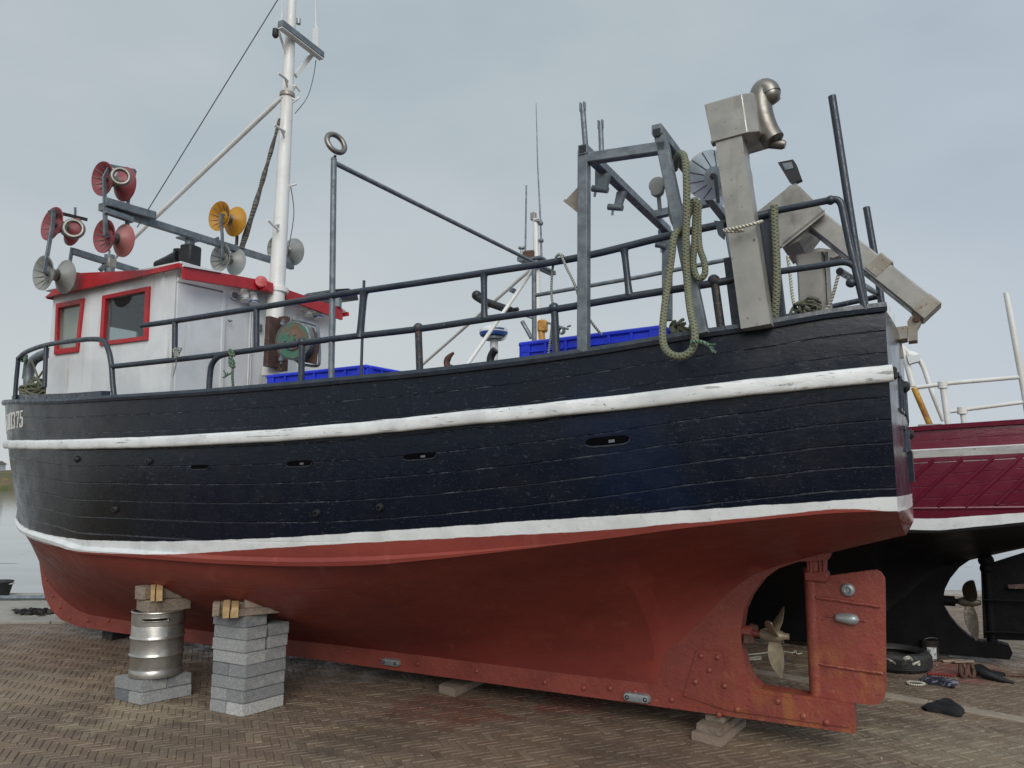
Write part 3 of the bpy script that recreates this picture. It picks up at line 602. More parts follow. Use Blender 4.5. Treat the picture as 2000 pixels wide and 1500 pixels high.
# registration on the bow: painted serif letters laid on the planking
GL = {'N': [[(0, 0), (.18, 0), (.18, 1), (0, 1)], [(.5, 0), (.68, 0), (.68, 1), (.5, 1)], [(.08, 1), (.26, 1), (.62, 0), (.44, 0)], [(-.08, 0), (.28, 0), (.28, .07), (-.08, .07)], [(-.1, .93), (.2, .93), (.2, 1), (-.1, 1)], [(.4, .93), (.78, .93), (.78, 1), (.4, 1)]],
      'T': [[(.25, 0), (.45, 0), (.45, 1), (.25, 1)], [(0, .9), (.7, .9), (.7, 1), (0, 1)], [(0, .74), (.07, .74), (.07, .92), (0, .92)], [(.63, .74), (.7, .74), (.7, .92), (.63, .92)], [(.15, 0), (.55, 0), (.55, .07), (.15, .07)]],
      '3': [[(.05, .9), (.5, .9), (.5, 1), (.05, 1)], [(.4, .55), (.6, .6), (.6, .95), (.4, .95)], [(.2, .47), (.52, .47), (.52, .57), (.2, .57)], [(.4, .05), (.62, .05), (.62, .5), (.4, .5)], [(.02, 0), (.5, 0), (.5, .1), (.02, .1)], [(0, .05), (.14, .05), (.14, .24), (0, .24)], [(.02, .78), (.14, .78), (.14, .95), (.02, .95)]],
      '7': [[(0, .88), (.62, .88), (.62, 1), (0, 1)], [(.42, .9), (.62, .9), (.36, 0), (.14, 0)], [(0, .72), (.08, .72), (.08, .9), (0, .9)]],
      '5': [[(.05, .9), (.56, .9), (.56, 1), (.05, 1)], [(.05, .5), (.2, .5), (.2, .95), (.05, .95)], [(.12, .52), (.5, .52), (.5, .62), (.12, .62)], [(.4, .06), (.62, .06), (.62, .56), (.4, .56)], [(.02, 0), (.5, 0), (.5, .1), (.02, .1)], [(0, .05), (.14, .05), (.14, .24), (0, .24)]]}
mb = MB()
def find_x(u, z):
    lo, hi = 6., 8.45
    for _ in range(40):
        x = (lo+hi)/2
        if proj(hull_at(x, z))[0] > u: lo = x
        else: hi = x
    return x
z0 = pY(44, 838, 1.1)[2]; xr = find_x(45, z0); hgt = .165
for i, ch in enumerate('573TN'):
    ur = (45.5, 37.8, 30.5, 25.5, 21)[i]; ul = (38.8, 32, 25.5, 20.8, 11)[i]; xa = find_x(ul, z0); xb = find_x(ur, z0)
    for poly in GL[ch]:
        q = []
        for (a, b) in poly: q.append((xa+(xb-xa)*min(max(a/.68, 0), 1), z0+b*hgt))
        decal(mb, 0, q, .003, .003)
mb.build('registration_lettering', 'letter', hull)
# carved board of the stern: two rows of raised, painted-over letters
for r_, (za, hh, ya, yb, nn_) in enumerate(((2.14, .20, .80, -.80, 11), (1.92, .13, .62, -.62, 12))):
    mb = MB(); random.seed(3+r_)
    for k in range(nn_):
        y = ya+(yb-ya)*(k+.5)/nn_; wl = abs(ya-yb)/nn_*.32; xx = lambda y: -.36-.05*(1-(y/1.2)**2)-.004
        for e in random.choice([((-1, 0, -1, 1), (1, 0, 1, 1), (-1, .5, 1, .5)), ((-1, 0, -1, 1), (-1, 1, 1, 1), (-1, 0, 1, 0)), ((-1, 0, 0, 1), (0, 1, 1, 0)), ((-1, 0, -1, 1), (-1, 1, 1, .7), (-1, .5, 1, .6), (0, .5, 1, 0))]):
            y1, y2 = y+e[0]*wl, y+e[2]*wl; bar(mb, (xx(y1), y1, za+e[1]*hh), (xx(y2), y2, za+e[3]*hh), .02, .012, up=(1, 0, 0))
    mb.build('raised_letters', 'navy_pipe', hull)
mb = MB(); plate(mb, [(-.405, .25, 1.93), (-.405, -.25, 1.93), (-.405, -.16, 1.74), (-.405, .20, 1.74)], .05, (1, 0, 0)); mb.build('transom_step', 'navy_pipe', hull)
for y, z in ((.1, 2.34), (-.35, 2.06), (.45, 2.3)):
    mb = MB(); lathe(mb, (-.405, y, z), (-1, 0, 0), [(.035, 0), (.035, .02), (.02, .035), (.001, .036)], 12); mb.build('hull_bolt', 'black', hull)

# keel, deadwood and stern frame
pk = lambda u, v: pY(u, v, .076)
ol = [pk(*q) for q in ((1670, 1433), (1667, 1378), (1630, 1369), (1600, 1363), (1560, 1358), (1500, 1349), (1485, 1346), (1470, 1332), (1456, 1305), (1449, 1270), (1447, 1230), (1452, 1195), (1465, 1165), (1490, 1132), (1520, 1110), (1560, 1097), (1600, 1095), (1616, 1094), (1622, 1080))]
inner = [V([x, .076, zl_(x)+.025]) for x in (.15, .35, .55, .75, .95, 1.2, 1.42, 1.8, 2.5, 3.5, 4.5, 5.5, 6.5, 7.5, 8.1, 8.5, 8.7, 8.82)]
ff = [pk(*q) for q in ((79, 1087), (76.5, 1098), (82, 1140), (88, 1168), (100, 1191), (118, 1210), (150, 1223), (227, 1235.5), (650, 1292.5))]
mb = MB(); plate(mb, [(p[0], 0, p[2]) for p in ol+inner+ff], .152, (0, 1, 0)); keel = mb.build('keel', 'keel', boat)
bm = bmesh.new(); bm.from_mesh(keel.data); bmesh.ops.triangulate(bm, faces=[f for f in bm.faces if len(f.verts) > 4]); bm.to_mesh(keel.data); bm.free()
for u, v in ((1240, 1352), (1192, 1345), (1140, 1344), (1064, 1333), (931, 1311), (816, 1297), (1312, 1367), (1370, 1280), (1402, 1283), (1386, 1308), (1359, 1331), (1416, 1339), (1441, 1385), (1520, 1369), (1570, 1398), (1615, 1410), (290, 1226), (213, 1212), (173, 1212), (136, 1207), (118, 1186), (103, 1164), (92, 1132), (86, 1102), (1405, 1395), (680, 1272), (742, 1286), (1690, 1405)):
    if u > 1668: continue
    mb = MB(); p = pk(u, v); rr = .021 if u > 400 else .024; lathe(mb, (p[0], .089 if u > 1336 else .0755, p[2]), (0, 1, 0), [(rr, 0), (rr*.85, .010), (rr*.4, .016), (.0005, .017)], 10); mb.build('rivet', 'keel', keel)
mb = MB(); plate(mb, [pk(*q)+V([0, .006, 0]) for q in ((1362, 1268), (1412, 1272), (1416, 1300), (1436, 1335), (1462, 1352), (1660, 1378), (1660, 1420), (1420, 1386), (1336, 1358))], .016, (0, 1, 0)); mb.build('stern_plate', 'keel', keel)
def anode(u, v, ln, wd):
    p = pk(u, v); q = pk(u+20, v+20*.137); d = unit(q-p); s_ = V([0, 0, 1]); mb = MB(); k = 14; rows = []
    for sc_, y in ((1, 0), (.98, .014), (.78, .03), (.5, .033)):
        rows.append([p+V([0, y, 0])+d*(math.copysign(max(ln-wd, 0), math.cos(t))*.5+sc_*wd*.5*math.cos(t)) + s_*sc_*wd*.5*math.sin(t) for t in np.linspace(0.01, 2*math.pi+.01, k, endpoint=False)])
    mb.add([q for r_ in rows for q in r_], [(i*k+j, i*k+(j+1) % k, (i+1)*k+(j+1) % k, (i+1)*k+j) for i in range(3) for j in range(k)]+[tuple(range(3*k, 4*k))], True)
    o = mb.build('anode', 'zinc', keel)
    for e in (-.33, .33):
        b_ = MB(); lathe(b_, p+d*e*ln+V([0, .030, 0]), (0, 1, 0), [(.016, .006), (.011, .007), (.008, .001), (.0005, .002)], 10); b_.build('anode_bolt', 'black', keel)
anode(765, 1293, .19, .062); anode(1245, 1362, .205, .068)
# rudder
pu = lambda u, v: pY(u, v, .03)
rud = [pu(*q) for q in ((1586, 1129), (1612, 1126), (1700, 1114.5))]+[pu(*q) for q in ((1712, 1114), (1721, 1119), (1728, 1130), (1729, 1150), (1730.5, 1300), (1731, 1345), (1728, 1362), (1718, 1374), (1705, 1378), (1650, 1371), (1588, 1361))]
mb = MB(); plate(mb, [(p[0], 0, p[2]) for p in rud], .05, (0, 1, 0)); rudder = mb.build('rudder', 'rudder', boat)
bev = rudder.modifiers.new('bevel', 'BEVEL'); bev.width = .010; bev.segments = 2
mb = MB(); x = pu(1588, 1240)[0]; tube(mb, [(x, 0, .30), (x, 0, 1.17)], .043, 14); mb.build('rudder_stock', 'rudder', rudder)
mb = MB(); p = pu(1594, 1110); tube(mb, [p+V([.01, -.03, .10]), p+V([.01, -.03, -.03])], [.05, .052], 12)
for e in (-.055, -.03, .03, .055): box(mb, p+V([e*.9, -.03, .02]), (.02, .11, random.uniform(.1, .14)), 0, .005, jit=.006)
box(mb, p+V([0, -.03, -.05]), (.15, .12, .07), 0, .012); mb.build('rudder_clamp', 'rudder', rudder)
for a, b in (((1594, 1167), (1719, 1185)), ((1590, 1295), (1724, 1315))):
    mb = MB(); pa, pb = pu(*a), pu(*b); tube(mb, [pa+(pb-pa)*t+V([0, random.gauss(0, .001)-.001, random.gauss(0, .002)]) for t in np.linspace(0, 1, 14)], .011, 8); mb.build('rudder_rib', 'rudder', rudder)
p = pu(1656, 1152); mb = MB(); lathe(mb, (p[0], .022, p[2]), (0, 1, 0), [(.044, 0), (.043, .010), (.036, .022), (.022, .027), (.018, .024), (.016, .010), (.0005, .009)], 24); lathe(mb, (p[0], .028, p[2]), (0, 1, 0), [(.009, 0), (.008, .009), (.0005, .01)], 8); mb.build('anode', 'zinc', rudder)
p = pu(1654, 1208); mb = MB(); lathe(mb, (p[0]+.072, .034, p[2]+.004), (-1, 0, -.06), [(.0005, 0), (.018, .004), (.026, .014), (.031, .045), (.036, .08), (.036, .105), (.030, .128), (.014, .142), (.0005, .145)], 18); mb.build('anode', 'zinc', rudder)
for q in ((1627, 1205, 1611, 1203), (1678, 1211, 1692, 1214)):
    mb = MB(); tube(mb, [pu(q[0], q[1]), pu(q[2], q[3])], .005, 6); mb.build('anode_stud', 'rudder', rudder)
# propeller and shaft
PH = pY(1512, 1241, 0.0); mb = MB()
lathe(mb, PH, (-1, 0, 0), [(.0005, -.09), (.030, -.09), (.043, -.06), (.045, .0), (.036, .045), (.022, .07), (.020, .095), (.0005, .097)], 18)
prop = mb.build('propeller', 'bronze', boat)
for k in range(3):
    th = math.radians((184, 64, -56)[k]); cr_ = V([0, math.sin(th), math.cos(th)]); tg = V([0, math.cos(th), -math.sin(th)]); mb = MB(); nr, nc = 12, 8; top = []; bot = []
    for i in range(nr):
        r_ = .032+.245*i/(nr-1); f = i/(nr-1); wd = .112*(math.sin(math.pi*min(f*.86+.13, 1)))**.7+.004; pit = -math.radians(62-30*f)
        for j in range(nc):
            s_ = (j/(nc-1)-.5); t = .013*(1-f*.75)*(1-(2*s_)**2)+.0015; base = PH+cr_*r_+tg*(s_*wd*math.cos(pit))+V([1, 0, 0])*(s_*wd*math.sin(pit)*1.0-.03*f*f); nn = unit(np.cross(tg*math.cos(pit)+V([1, 0, 0])*math.sin(pit), cr_))
            top.append(base+nn*t); bot.append(base-nn*t)
    n1 = nr*nc; fs = [(i*nc+j, i*nc+j+1, (i+1)*nc+j+1, (i+1)*nc+j) for i in range(nr-1) for j in range(nc-1)]
    ring = [j for j in range(nc)]+[i*nc+nc-1 for i in range(1, nr)]+[(nr-1)*nc+j for j in range(nc-2, -1, -1)]+[i*nc for i in range(nr-2, 0, -1)]
    mb.add(top+bot, fs+[tuple(n1+q for q in f[::-1]) for f in fs]+[(ring[q], n1+ring[q], n1+ring[(q+1) % len(ring)], ring[(q+1) % len(ring)]) for q in range(len(ring))], True); mb.build('blade', 'bronze', prop)
mb = MB(); tube(mb, [(PH[0]+.06, 0, PH[2]), (.85, 0, PH[2])], .022, 12); lathe(mb, (.72, 0, PH[2]), (-1, 0, 0), [(.075, 0), (.075, .03), (.05, .035), (.05, .10), (.038, .11), (.001, .111)], 16); mb.build('propeller_shaft', 'keel', boat)
mb = MB(); box(mb, (.63, .045, PH[2]-.03), (.07, .05, .06), .3, .006, jit=.006); box(mb, (.61, -.03, PH[2]+.03), (.06, .06, .05), .2, .006, jit=.006); mb.build('shaft_gland', 'darkrust', boat)

# guard rails on the port bulwark
R1 = .0225
grail = MB()
lowr = [port_line(*q) for q in ((219, 716), (340, 703), (430, 692.5), (500, 683), (650, 662), (815, 643), (950, 623), (1085, 604), (1225, 580), (1395, 553), (1440, 544))]
tube(grail, smooth_path(lowr, 4), R1, 12)
upr = [port_line(*q) for q in ((277, 636), (342, 627), (500, 602), (652, 577), (710, 568), (800, 555), (945, 533), (1130, 503), (1300, 462), (1415, 437), (1500, 417))]
tube(grail, smooth_path(upr, 4), R1, 12)
bowl = [port_line(*q) for q in ((29, 783), (32, 740), (36, 700), (52, 687), (90, 674), (150, 665), (184, 662.5), (203, 667), (213, 688), (218, 716), (220, 745), (223, 775))]
tube(grail, smooth_path(bowl[2:], 5), R1, 12); tube(grail, bowl[:3], R1*.95, 10); ball(grail, bowl[2], R1*1.1)
lp2 = [port_line(*q) for q in ((408, 768), (410, 735), (414, 712), (428, 696), (455, 689))]; tube(grail, smooth_path(lp2, 5), R1, 12)
guard = grail.build('guard_rail', 'navy_pipe', boat)
def stanchion(a, b, r_=R1, knob=None, mat='navy_pipe', flare=False):
    pa, pb = port_line(*a), port_line(*b); mb = MB()
    if flare: tube(mb, [pa+(pb-pa)*t for t in (0, .08, .2, .5, .8, .92, 1)], [r_*1.35, r_*1.08, r_, r_*.96, r_, r_*1.08, r_*1.35], 12)
    else: tube(mb, [pa, pb], r_, 12)
    if knob: ball(mb, port_line(*knob), r_*1.5)
    mb.build('stanchion', mat, guard)
stanchion((90, 677), (87, 756), .021); stanchion((342, 627), (341, 702)); stanchion((501, 602), (501, 683), .023); stanchion((711, 570), (703, 659), .026, flare=True)
stanchion((711, 548), (705, 742), .010); stanchion((945, 535), (946, 622), .021, flare=True); stanchion((1219, 487), (1229, 577), .021, flare=True)
for a, b, kn, mt in (((590, 670), (588, 750), (590, 668), 'navy_pipe'), ((817, 643), (820, 727), (817, 641), 'navy_rust'), ((1083, 604), (1087, 694), (1082, 602), 'navy_pipe'), ((1396, 553), (1409, 646), (1394, 548), 'navy_rust')): stanchion(a, b, .0235, kn, mt)
# stern rail on the quarter
def px(u, v, y=1.12): return pY(u, v, y)
mb = MB(); y = 1.2
tube(mb, [px(1500, 415, y), px(1620, 391, y)]+[q for q in arc_corner(px(1625, 390, y), px(1641, 386, y), px(1645, 405, y))]+[px(1660, 480, y), px(1690, 606, y)], .0195, 12)
tube(mb, [px(1518, 531, y), px(1600, 519, y)]+arc_corner(px(1636, 513, y), px(1658, 509, y), px(1668, 520, y)), .0185, 12); ball(mb, px(1622, 391, y), .026); ball(mb, px(1662, 552, y), .027)
srail = mb.build('stern_rail', 'navy_pipe', boat)
mb = MB(); bar(mb, px(1496, 414, y), px(1521, 634, y), .085, .045, up=(0, 1, 0)); mb.build('stanchion', 'navy_pipe', srail)
mb = MB(); bar(mb, px(1423, 505, 1.25), px(1441, 648, 1.25), .05, .04, up=(0, 1, 0)); bar(mb, px(1483, 485, 1.15), px(1505, 620, 1.15), .04, .04, up=(0, 1, 0)); mb.build('stanchion', 'navy_pipe', srail)
mb = MB(); tube(mb, [px(1625, 188, 1.13), px(1690, 607, 1.13)], .0215, 14); mb.build('stern_post', 'navy_pipe', boat)
mb = MB(); tube(mb, [px(1692, 405, -.9), px(1712, 520, -.9), px(1728, 640, -.9)], .026, 12); mb.build('stern_post', 'navy_pipe', boat)
mb = MB(); ysb = -1.05; tube(mb, [px(1528, 620, ysb), px(1720, 578, ysb)], .022, 10); tube(mb, [px(1640, 530, 1.0), px(1715, 575, ysb)], .021, 10); tube(mb, [px(1605, 595, ysb), px(1608, 640, ysb)], .024, 10); tube(mb, [px(1530, 645, ysb), px(1720, 612, ysb)], .021, 10)
mb.build('starboard_rail', 'navy_pipe', boat)
mb = MB(); ys = -1.48; tube(mb, [px(1045, 577, ys), px(1250, 541, ys), px(1425, 506, ys)], .021, 10); pa = px(1043, 522, ys); tube(mb, [pa, V([pa[0], ys, 2.2])], .026, 10); mb.build('starboard_rail', 'galv', boat)
# tall port post with eye ring, and the boom across the boat
P0 = port_line(647, 745, -.06); T0 = port_line(652, 312, -.06)
mb = MB(); tube(mb, [P0, T0], .0215, 14); ball(mb, T0, .023); post = mb.build('boom_post', 'galv', boat)
mb = MB(); E0 = px(1080, 531, ys-.1); tube(mb, [T0+V([0, -.02, -.02]), E0], .0185, 12); mb.build('boom', 'galv', post)
c = pY(656, 280, T0[1]); mb = MB(); dd = wor(c)-_C; nrm = unit(V([-.85, .30, .30])); s_, u_ = frame(nrm); tube(mb, [c+.070*(math.cos(t)*s_+1.12*math.sin(t)*u_) for t in np.linspace(0, 2*math.pi, 28, endpoint=False)], .020, 12, closed=True); mb.build('eye_ring', 'chrome', post)
mb = MB(); tube(mb, [T0, c-V([0, 0, .09])], .010, 8); mb.build('ring_shank', 'rust', post)

# ------------------------------------------------------------------ wheelhouse
WY, WA = 1.04, 5.37
wq = lambda u, v, y=WY: pY(u, v, y)
WF = wq(100, 700)[0]; ZT = wq(338, 524)[2]; ZF = wq(100, 574)[2]; ZB = DZ
def qv(P): return [V(p) for p in P]
def side(sg):
    o_ = [(WA, ZB), (WA, ZT), (WF, ZF), (WF, ZB)]; return [V([x, sg*WY, z]) for x, z in o_]
w1 = [wq(*q) for q in ((213, 584), (294, 568), (290, 660), (208, 670))]; w2 = [wq(*q) for q in ((121, 601), (167, 592), (157, 681), (118, 686))]
mb = MB()
for sg in (1, -1): plate(mb, side(sg), .05, (0, 1, 0), holes=[[p*V([1, sg, 1]) for p in w1], [p*V([1, sg, 1]) for p in w2]] if sg > 0 else [[V([x, -WY, z]) for x, z in ((5.62, 2.62), (5.62, 3.06), (6.02, 3.06), (6.02, 2.62))]])
plate(mb, [V([WA, y, z]) for y, z in ((WY-.026, ZB), (WY-.026, ZT), (-WY+.026, ZT), (-WY+.026, ZB))], .05, (1, 0, 0))
fw = [V([WF, y, z]) for y, z in ((.85, 2.6), (.85, 3.42), (.1, 3.42), (.1, 2.6))]
plate(mb, [V([WF, y, z]) for y, z in ((WY-.026, ZB), (WY-.026, ZF), (-WY+.026, ZF), (-WY+.026, ZB))], .05, (1, 0, 0), holes=[fw, [p*V([1, -1, 1]) for p in fw]])
house = mb.build('wheelhouse', 'white', boat)
mb = MB(); box(mb, ((WA+WF)/2, 0, ZT-.03), (WF-WA-.06, 2*WY-.06, .02), 0, 0); box(mb, ((WA+WF)/2, 0, 2.15), (WF-WA-.06, 2*WY-.06, .02), 0, 0); box(mb, (WF-.25, 0, 2.45), (.35, 1.4, .6), 0, .02); mb.build('cabin_lining', 'interior', house)
for sg in (1,):
    for wv in (w1, w2):
        P = [p*V([1, sg, 1]) for p in wv]; c = sum(P)/4; k = .036
        outer = [c+(p-c)*(1+k/np.linalg.norm(p-c)*1.35) for p in P]; inr = [c+(p-c)*(1-.012/np.linalg.norm(p-c)*1.4) for p in P]
        mb = MB(); plate(mb, [p+V([0, sg*.032, 0]) for p in outer], .03, (0, 1, 0), holes=[[p+V([0, sg*.032, 0]) for p in inr]]); f = mb.build('window_frame', 'red_trim', house)
        mb = MB(); plate(mb, [p+V([0, sg*.012, 0]) for p in inr], .006, (0, 1, 0)); mb.build('window_pane', 'glass', f)
        if wv is w2: mb = MB(); plate(mb, [c+(p-c)*.985+V([0, -.020, 0]) for p in P], .010, (0, 1, 0)); mb.build('pale_backing', 'cream', f)  # added cream panel standing in for the pale cabin inside
for wv in (fw, [p*V([1, -1, 1]) for p in fw]): mb = MB(); plate(mb, wv, .006, (1, 0, 0)); mb.build('window_pane', 'glass', house)
# thin cover strips on the white side wall
for a_, b_, w_, h_, up_ in ((wq(326, 530)+V([0, .03, 0]), wq(322, 776)+V([0, .03, 0]), .05, .014, (0, 1, 0)), (V([WA-.03, WY-.03, ZB]), V([WA-.03, WY-.03, ZT-.02]), .05, .012, (1, 0, 0)), (wq(184, 585)+V([0, .026, 0]), wq(178, 770)+V([0, .026, 0]), .008, .006, (0, 1, 0))): mb = MB(); bar(mb, a_, b_, w_, h_, up=up_); mb.build('corner_strip', 'white', house)
mb = MB(); box(mb, ((WA+WF)/2-.01, 0, ZT+.012), (WF-WA+.20, 2*WY+.14, .024), 0, .004); roof = mb.build('roof', 'white', house)
XA = WA-.17
# red fascia: narrow band across the after edge, deep wedge along each side rising to the bow
for q4 in (((356, 520), (357, 545), (528, 571), (528, 551)), ((528, 548), (528, 574), (540, 577), (540, 552)), ((556, 565), (556, 584), (667, 625), (667, 603))):
    mb = MB(); plate(mb, [pX(*q, XA) for q in q4], .035, (1, 0, 0)); mb.build('roof_fascia', 'red_trim', house)
mb = MB(); fw_ = [pX(*q, XA-.02) for q in ((358, 516), (358, 520.5), (430, 533), (430, 530))]; plate(mb, fw_, .03, (1, 0, 0)); mb.build('fascia_strip', 'white', house)
for sg in (1, -1):
    yy = WY+.085; q = [pY(*a, yy) for a in ((90, 581), (151, 534), (290, 528), (352, 514), (353, 523), (300, 535), (200, 557))]
    mb = MB(); plate(mb, [p*V([1, sg, 1]) for p in q], .03, (0, 1, 0)); mb.build('roof_fascia', 'red_trim', house)
q0, q1 = pY(90, 581, WY+.07), pY(151, 534, WY+.07)
mb = MB(); plate(mb, [q0, q1, q1*V([1, -1, 1]), q0*V([1, -1, 1])], .03, np.cross(q1-q0, (0, 1, 0))); mb.build('roof_visor', 'red_trim', house)
ax = lambda u, v, d=.03: pX(u, v, WA-d)
mb = MB(); dq = [ax(*q) for q in ((347, 552), (434, 572), (428, 775), (340, 775))]; plate(mb, dq, .02, (1, 0, 0)); door = mb.build('door', 'white', house)
mb = MB(); bar(mb, ax(438, 566, .04), ax(431, 772, .04), .035, .02, up=(1, 0, 0)); bar(mb, ax(347, 546, .04), ax(438, 566, .04), .035, .02, up=(1, 0, 0)); mb.build('door_frame', 'white', house)
mb = MB(); tube(mb, [ax(446, 625, .06), ax(449, 628, .06), ax(453, 626, .06)], .008, 6); mb.build('door_handle', 'galv', door)
mb = MB(); c = ax(457, 577); lathe(mb, c, (-1, 0, 0), [(.048, 0), (.048, .012), (.040, .014), (.038, .008), (.0005, .008)], 18); vent = mb.build('vent', 'white', house)
for e in (-.022, -.011, 0, .011, .022): mb2 = MB(); box(mb2, c+V([-.014, 0, e]), (.008, 2*math.sqrt(.036**2-e*e), .004), 0, 0); mb2.build('louvre', 'galv', vent)
mb = MB(); tube(mb, [ax(490, 596, .045), ax(483, 768, .045)], .009, 8); tube(mb, [ax(494, 596, .045), ax(487, 768, .045)], .006, 8); mb.build('cable_pipe', 'white', house)
mb = MB(); c = ax(508, 640, .05); box(mb, c, (.03, .05, .07), 0, .008); mb.build('socket_box', 'galv', house)
for u, v, cp in ((478, 577, 'zinc'), (495, 583, 'blue_cap'), (601, 606, 'zinc'), (621, 613, 'blue_cap')):
    c = ax(u, v+2, .10); mb = MB(); lathe(mb, c, (-.25, .1, -.8), [(.001, -.07), (.036, -.07), (.041, -.04), (.041, .02), (.047, .025), (.047, .05), (.03, .055), (.001, .05)], 16); box(mb, c+V([.045, 0, .03]), (.07, .03, .03), 0, .005)
    lamp = mb.build('deck_lamp', 'white_mast', house); mb = MB(); lathe(mb, c, (-.25, .1, -.8), [(.049, .028), (.049, .046), (.034, .053)], 16); mb.build('lamp_rim', cp, lamp)
c = pX(660, 592, XA); mb = MB(); box(mb, c, (.07, .10, .12), .5, .012); fl = mb.build('floodlight', 'galv', house); mb = MB(); tube(mb, [c+V([0, 0, -.05]), c+V([.03, 0, -.14])], .008, 6); mb.build('lamp_bracket', 'galv', fl)
mb = MB(); c = pX(645, 577, WA+.25); plate(mb, [pX(*q, WA+.2) for q in ((605, 580), (625, 569), (655, 567), (672, 574), (675, 590), (612, 590))], .4, (1, 0, 0)); mb.build('roof_locker', 'black', house)
c = pX(512, 552, XA); mb = MB(); lathe(mb, pX(510, 551, XA-.05), (-.7, .6, .15), [(.0005, -.02), (.055, -.02), (.062, -.012), (.062, .012), (.055, .02), (.0005, .022)], 22); box(mb, pX(521, 561, XA-.06), (.08, .11, .10), .1, .008); mb.build('red_hood', 'red_trim', house)
# black compass binnacle and searchlight on the roof corner
rt = lambda u, v, y=.75: pY(u, v, y)
mb = MB(); a, b = rt(308, 519), rt(355, 503); tube(mb, [a, a+(b-a)*.4, b], [.05, .06, .085], 12); tube(mb, [rt(349, 520), rt(350, 488)], .055, 12); box(mb, rt(372, 502), (.13, .16, .22), .2, .012); mb.build('roof_horn', 'black', house)
mb = MB(); p = rt(371, 470, .35); tube(mb, [V([p[0], .35, ZT]), p], .05, 12); box(mb, p+V([0, 0, .02]), (.20, .20, .02), 0, .004); gpost = mb.build('gantry_post', 'galv', house)

# ------------------------------------------------------------------ mast
MXp = 5.16; My = pX(541, 560, MXp)[1]
mq = lambda u, v, dx=0: pX(u, v, MXp+dx)
mb = MB(); path = [mq(*q) for q in ((530, 735), (534, 660), (541, 560), (552, 370), (561, 190), (565, 110), (570, 0), (574, -140), (577, -260))]; rad = [.098, .096, .080, .070, .062, .055, .046, .036, .025]
tube(mb, path, rad, 18); mast = mb.build('mast', 'white_mast', boat)
mb = MB(); p = mq(543, 565); d = unit(path[3]-path[1]); lathe(mb, p-d*.04, d, [(.08, 0), (.105, .005), (.105, .05), (.08, .055)], 18); box(mb, p+V([.07, .0, .0]), (.16, .20, .05), 0, .008); mb.build('mast_clamp', 'white_mast', mast)
ct0, ct1 = mq(538, 50, -.02), mq(619, 112, -.02); mb = MB(); bar(mb, ct0+V([-.07, 0, 0]), ct1+V([-.07, 0, 0]), .075, .075, mi=0); ct = mb.build('crosstree', 'galv', mast)
mb = MB(); bar(mb, ct0+V([-.068, 0, -.040]), ct1+V([-.068, 0, -.040]), .065, .02); bar(mb, mq(577, 148), mq(609, 106), .05, .03, up=(1, 0, 0)); bar(mb, mq(543, 58), mq(572, 145), .02, .02, up=(1, 0, 0)); mb.build('crosstree_brace', 'white_mast', ct)
mb = MB(); a = mq(616, 108, -.06); b = mq(617, 55, -.06); bar(mb, a, b, .03, .075, up=(1, 0, 0)); tube(mb, [b, mq(616, 0, -.06), mq(614, -160, -.06)], [.014, .010, .006], 8); mb.build('whip_aerial', 'white', ct)
mb = MB(); a = mq(550, 46, -.05); tube(mb, [a, mq(551, 30, -.05)], .014, 8); tube(mb, [mq(551, 30, -.05), mq(553, -200, -.05)], [.009, .006], 8); mb.build('whip_aerial', 'white', ct)
mb = MB(); p = mq(538, 66, -.03); lathe(mb, p, (0, 0, -1), [(.001, -.05), (.03, -.05), (.034, .02), (.02, .04), (.001, .04)], 12); mb.build('mast_lamp', 'black', ct)
mb = MB(); lathe(mb, mq(583, 42), (0, 0, 1), [(.001, -.04), (.025, -.03), (.025, .03), (.001, .04)], 10); mb.build('mast_lamp', 'zinc', mast)
for a, b, c in (((544, 143), (556, 152), (562, 158)), ((586, 178), (578, 168), (570, 168)), ((536, 244), (548, 252), (556, 256)), ((578, 360), (568, 362), (560, 366)), ((524, 430), (533, 440), (545, 438)), ((584, 190), (578, 196), (566, 190))):
    mb = MB(); tube(mb, [mq(*a, -.1), mq(*b, -.1), mq(*c, -.03)], .013, 6); tube(mb, [mq(b[0], b[1], -.1), mq(c[0], c[1]+14, -.03)], .009, 6); mb.build('mast_cleat', 'white_mast', mast)
mb = MB(); lathe(mb, mq(561, 187)-d*.02, d, [(.06, 0), (.078, .004), (.078, .045), (.06, .05)], 16); mb.build('mast_band', 'stainless_rust', mast)
# struts and stays
mid = lambda u, v: pY(u, v, My)
mb = MB(); a, b = mq(553, 188), mid(268, 458); e = mid(205, 523); tube(mb, [a, a+(b-a)*.06, b, e], [.016, .025, .025, .024], 10); mb.build('mast_strut', 'white_mast', mast)
mb = MB(); a = mq(547, 232, .03); b = pX(472, 484, 5.6); tube(mb, smooth_path([a, a+(b-a)*.3+V([0, 0, -.03]), a+(b-a)*.62+V([0, 0, -.04]), b], 6), [.016+.014*(i/18)+.004*math.sin(i*1.7) for i in range(19)], 8); mb.build('cable_bundle', 'rope_dark', mast)
mb = MB(); tube(mb, [mq(547, -8, .05), pX(268, 444, 7.0)], .006, 6); mb.build('forestay_wire', 'wire', mast)
mb = MB(); tube(mb, smooth_path([mq(617, 118, -.06), mq(612, 150, -.1), mq(600, 190, -.1), mq(576, 222, -.06)], 6), .005, 6); tube(mb, smooth_path([mq(568, 365, -.12), mq(574, 410, -.12), mq(570, 450, -.12), mq(560, 500, -.1)], 6), .005, 6); mb.build('aerial_lead', 'wire', mast)

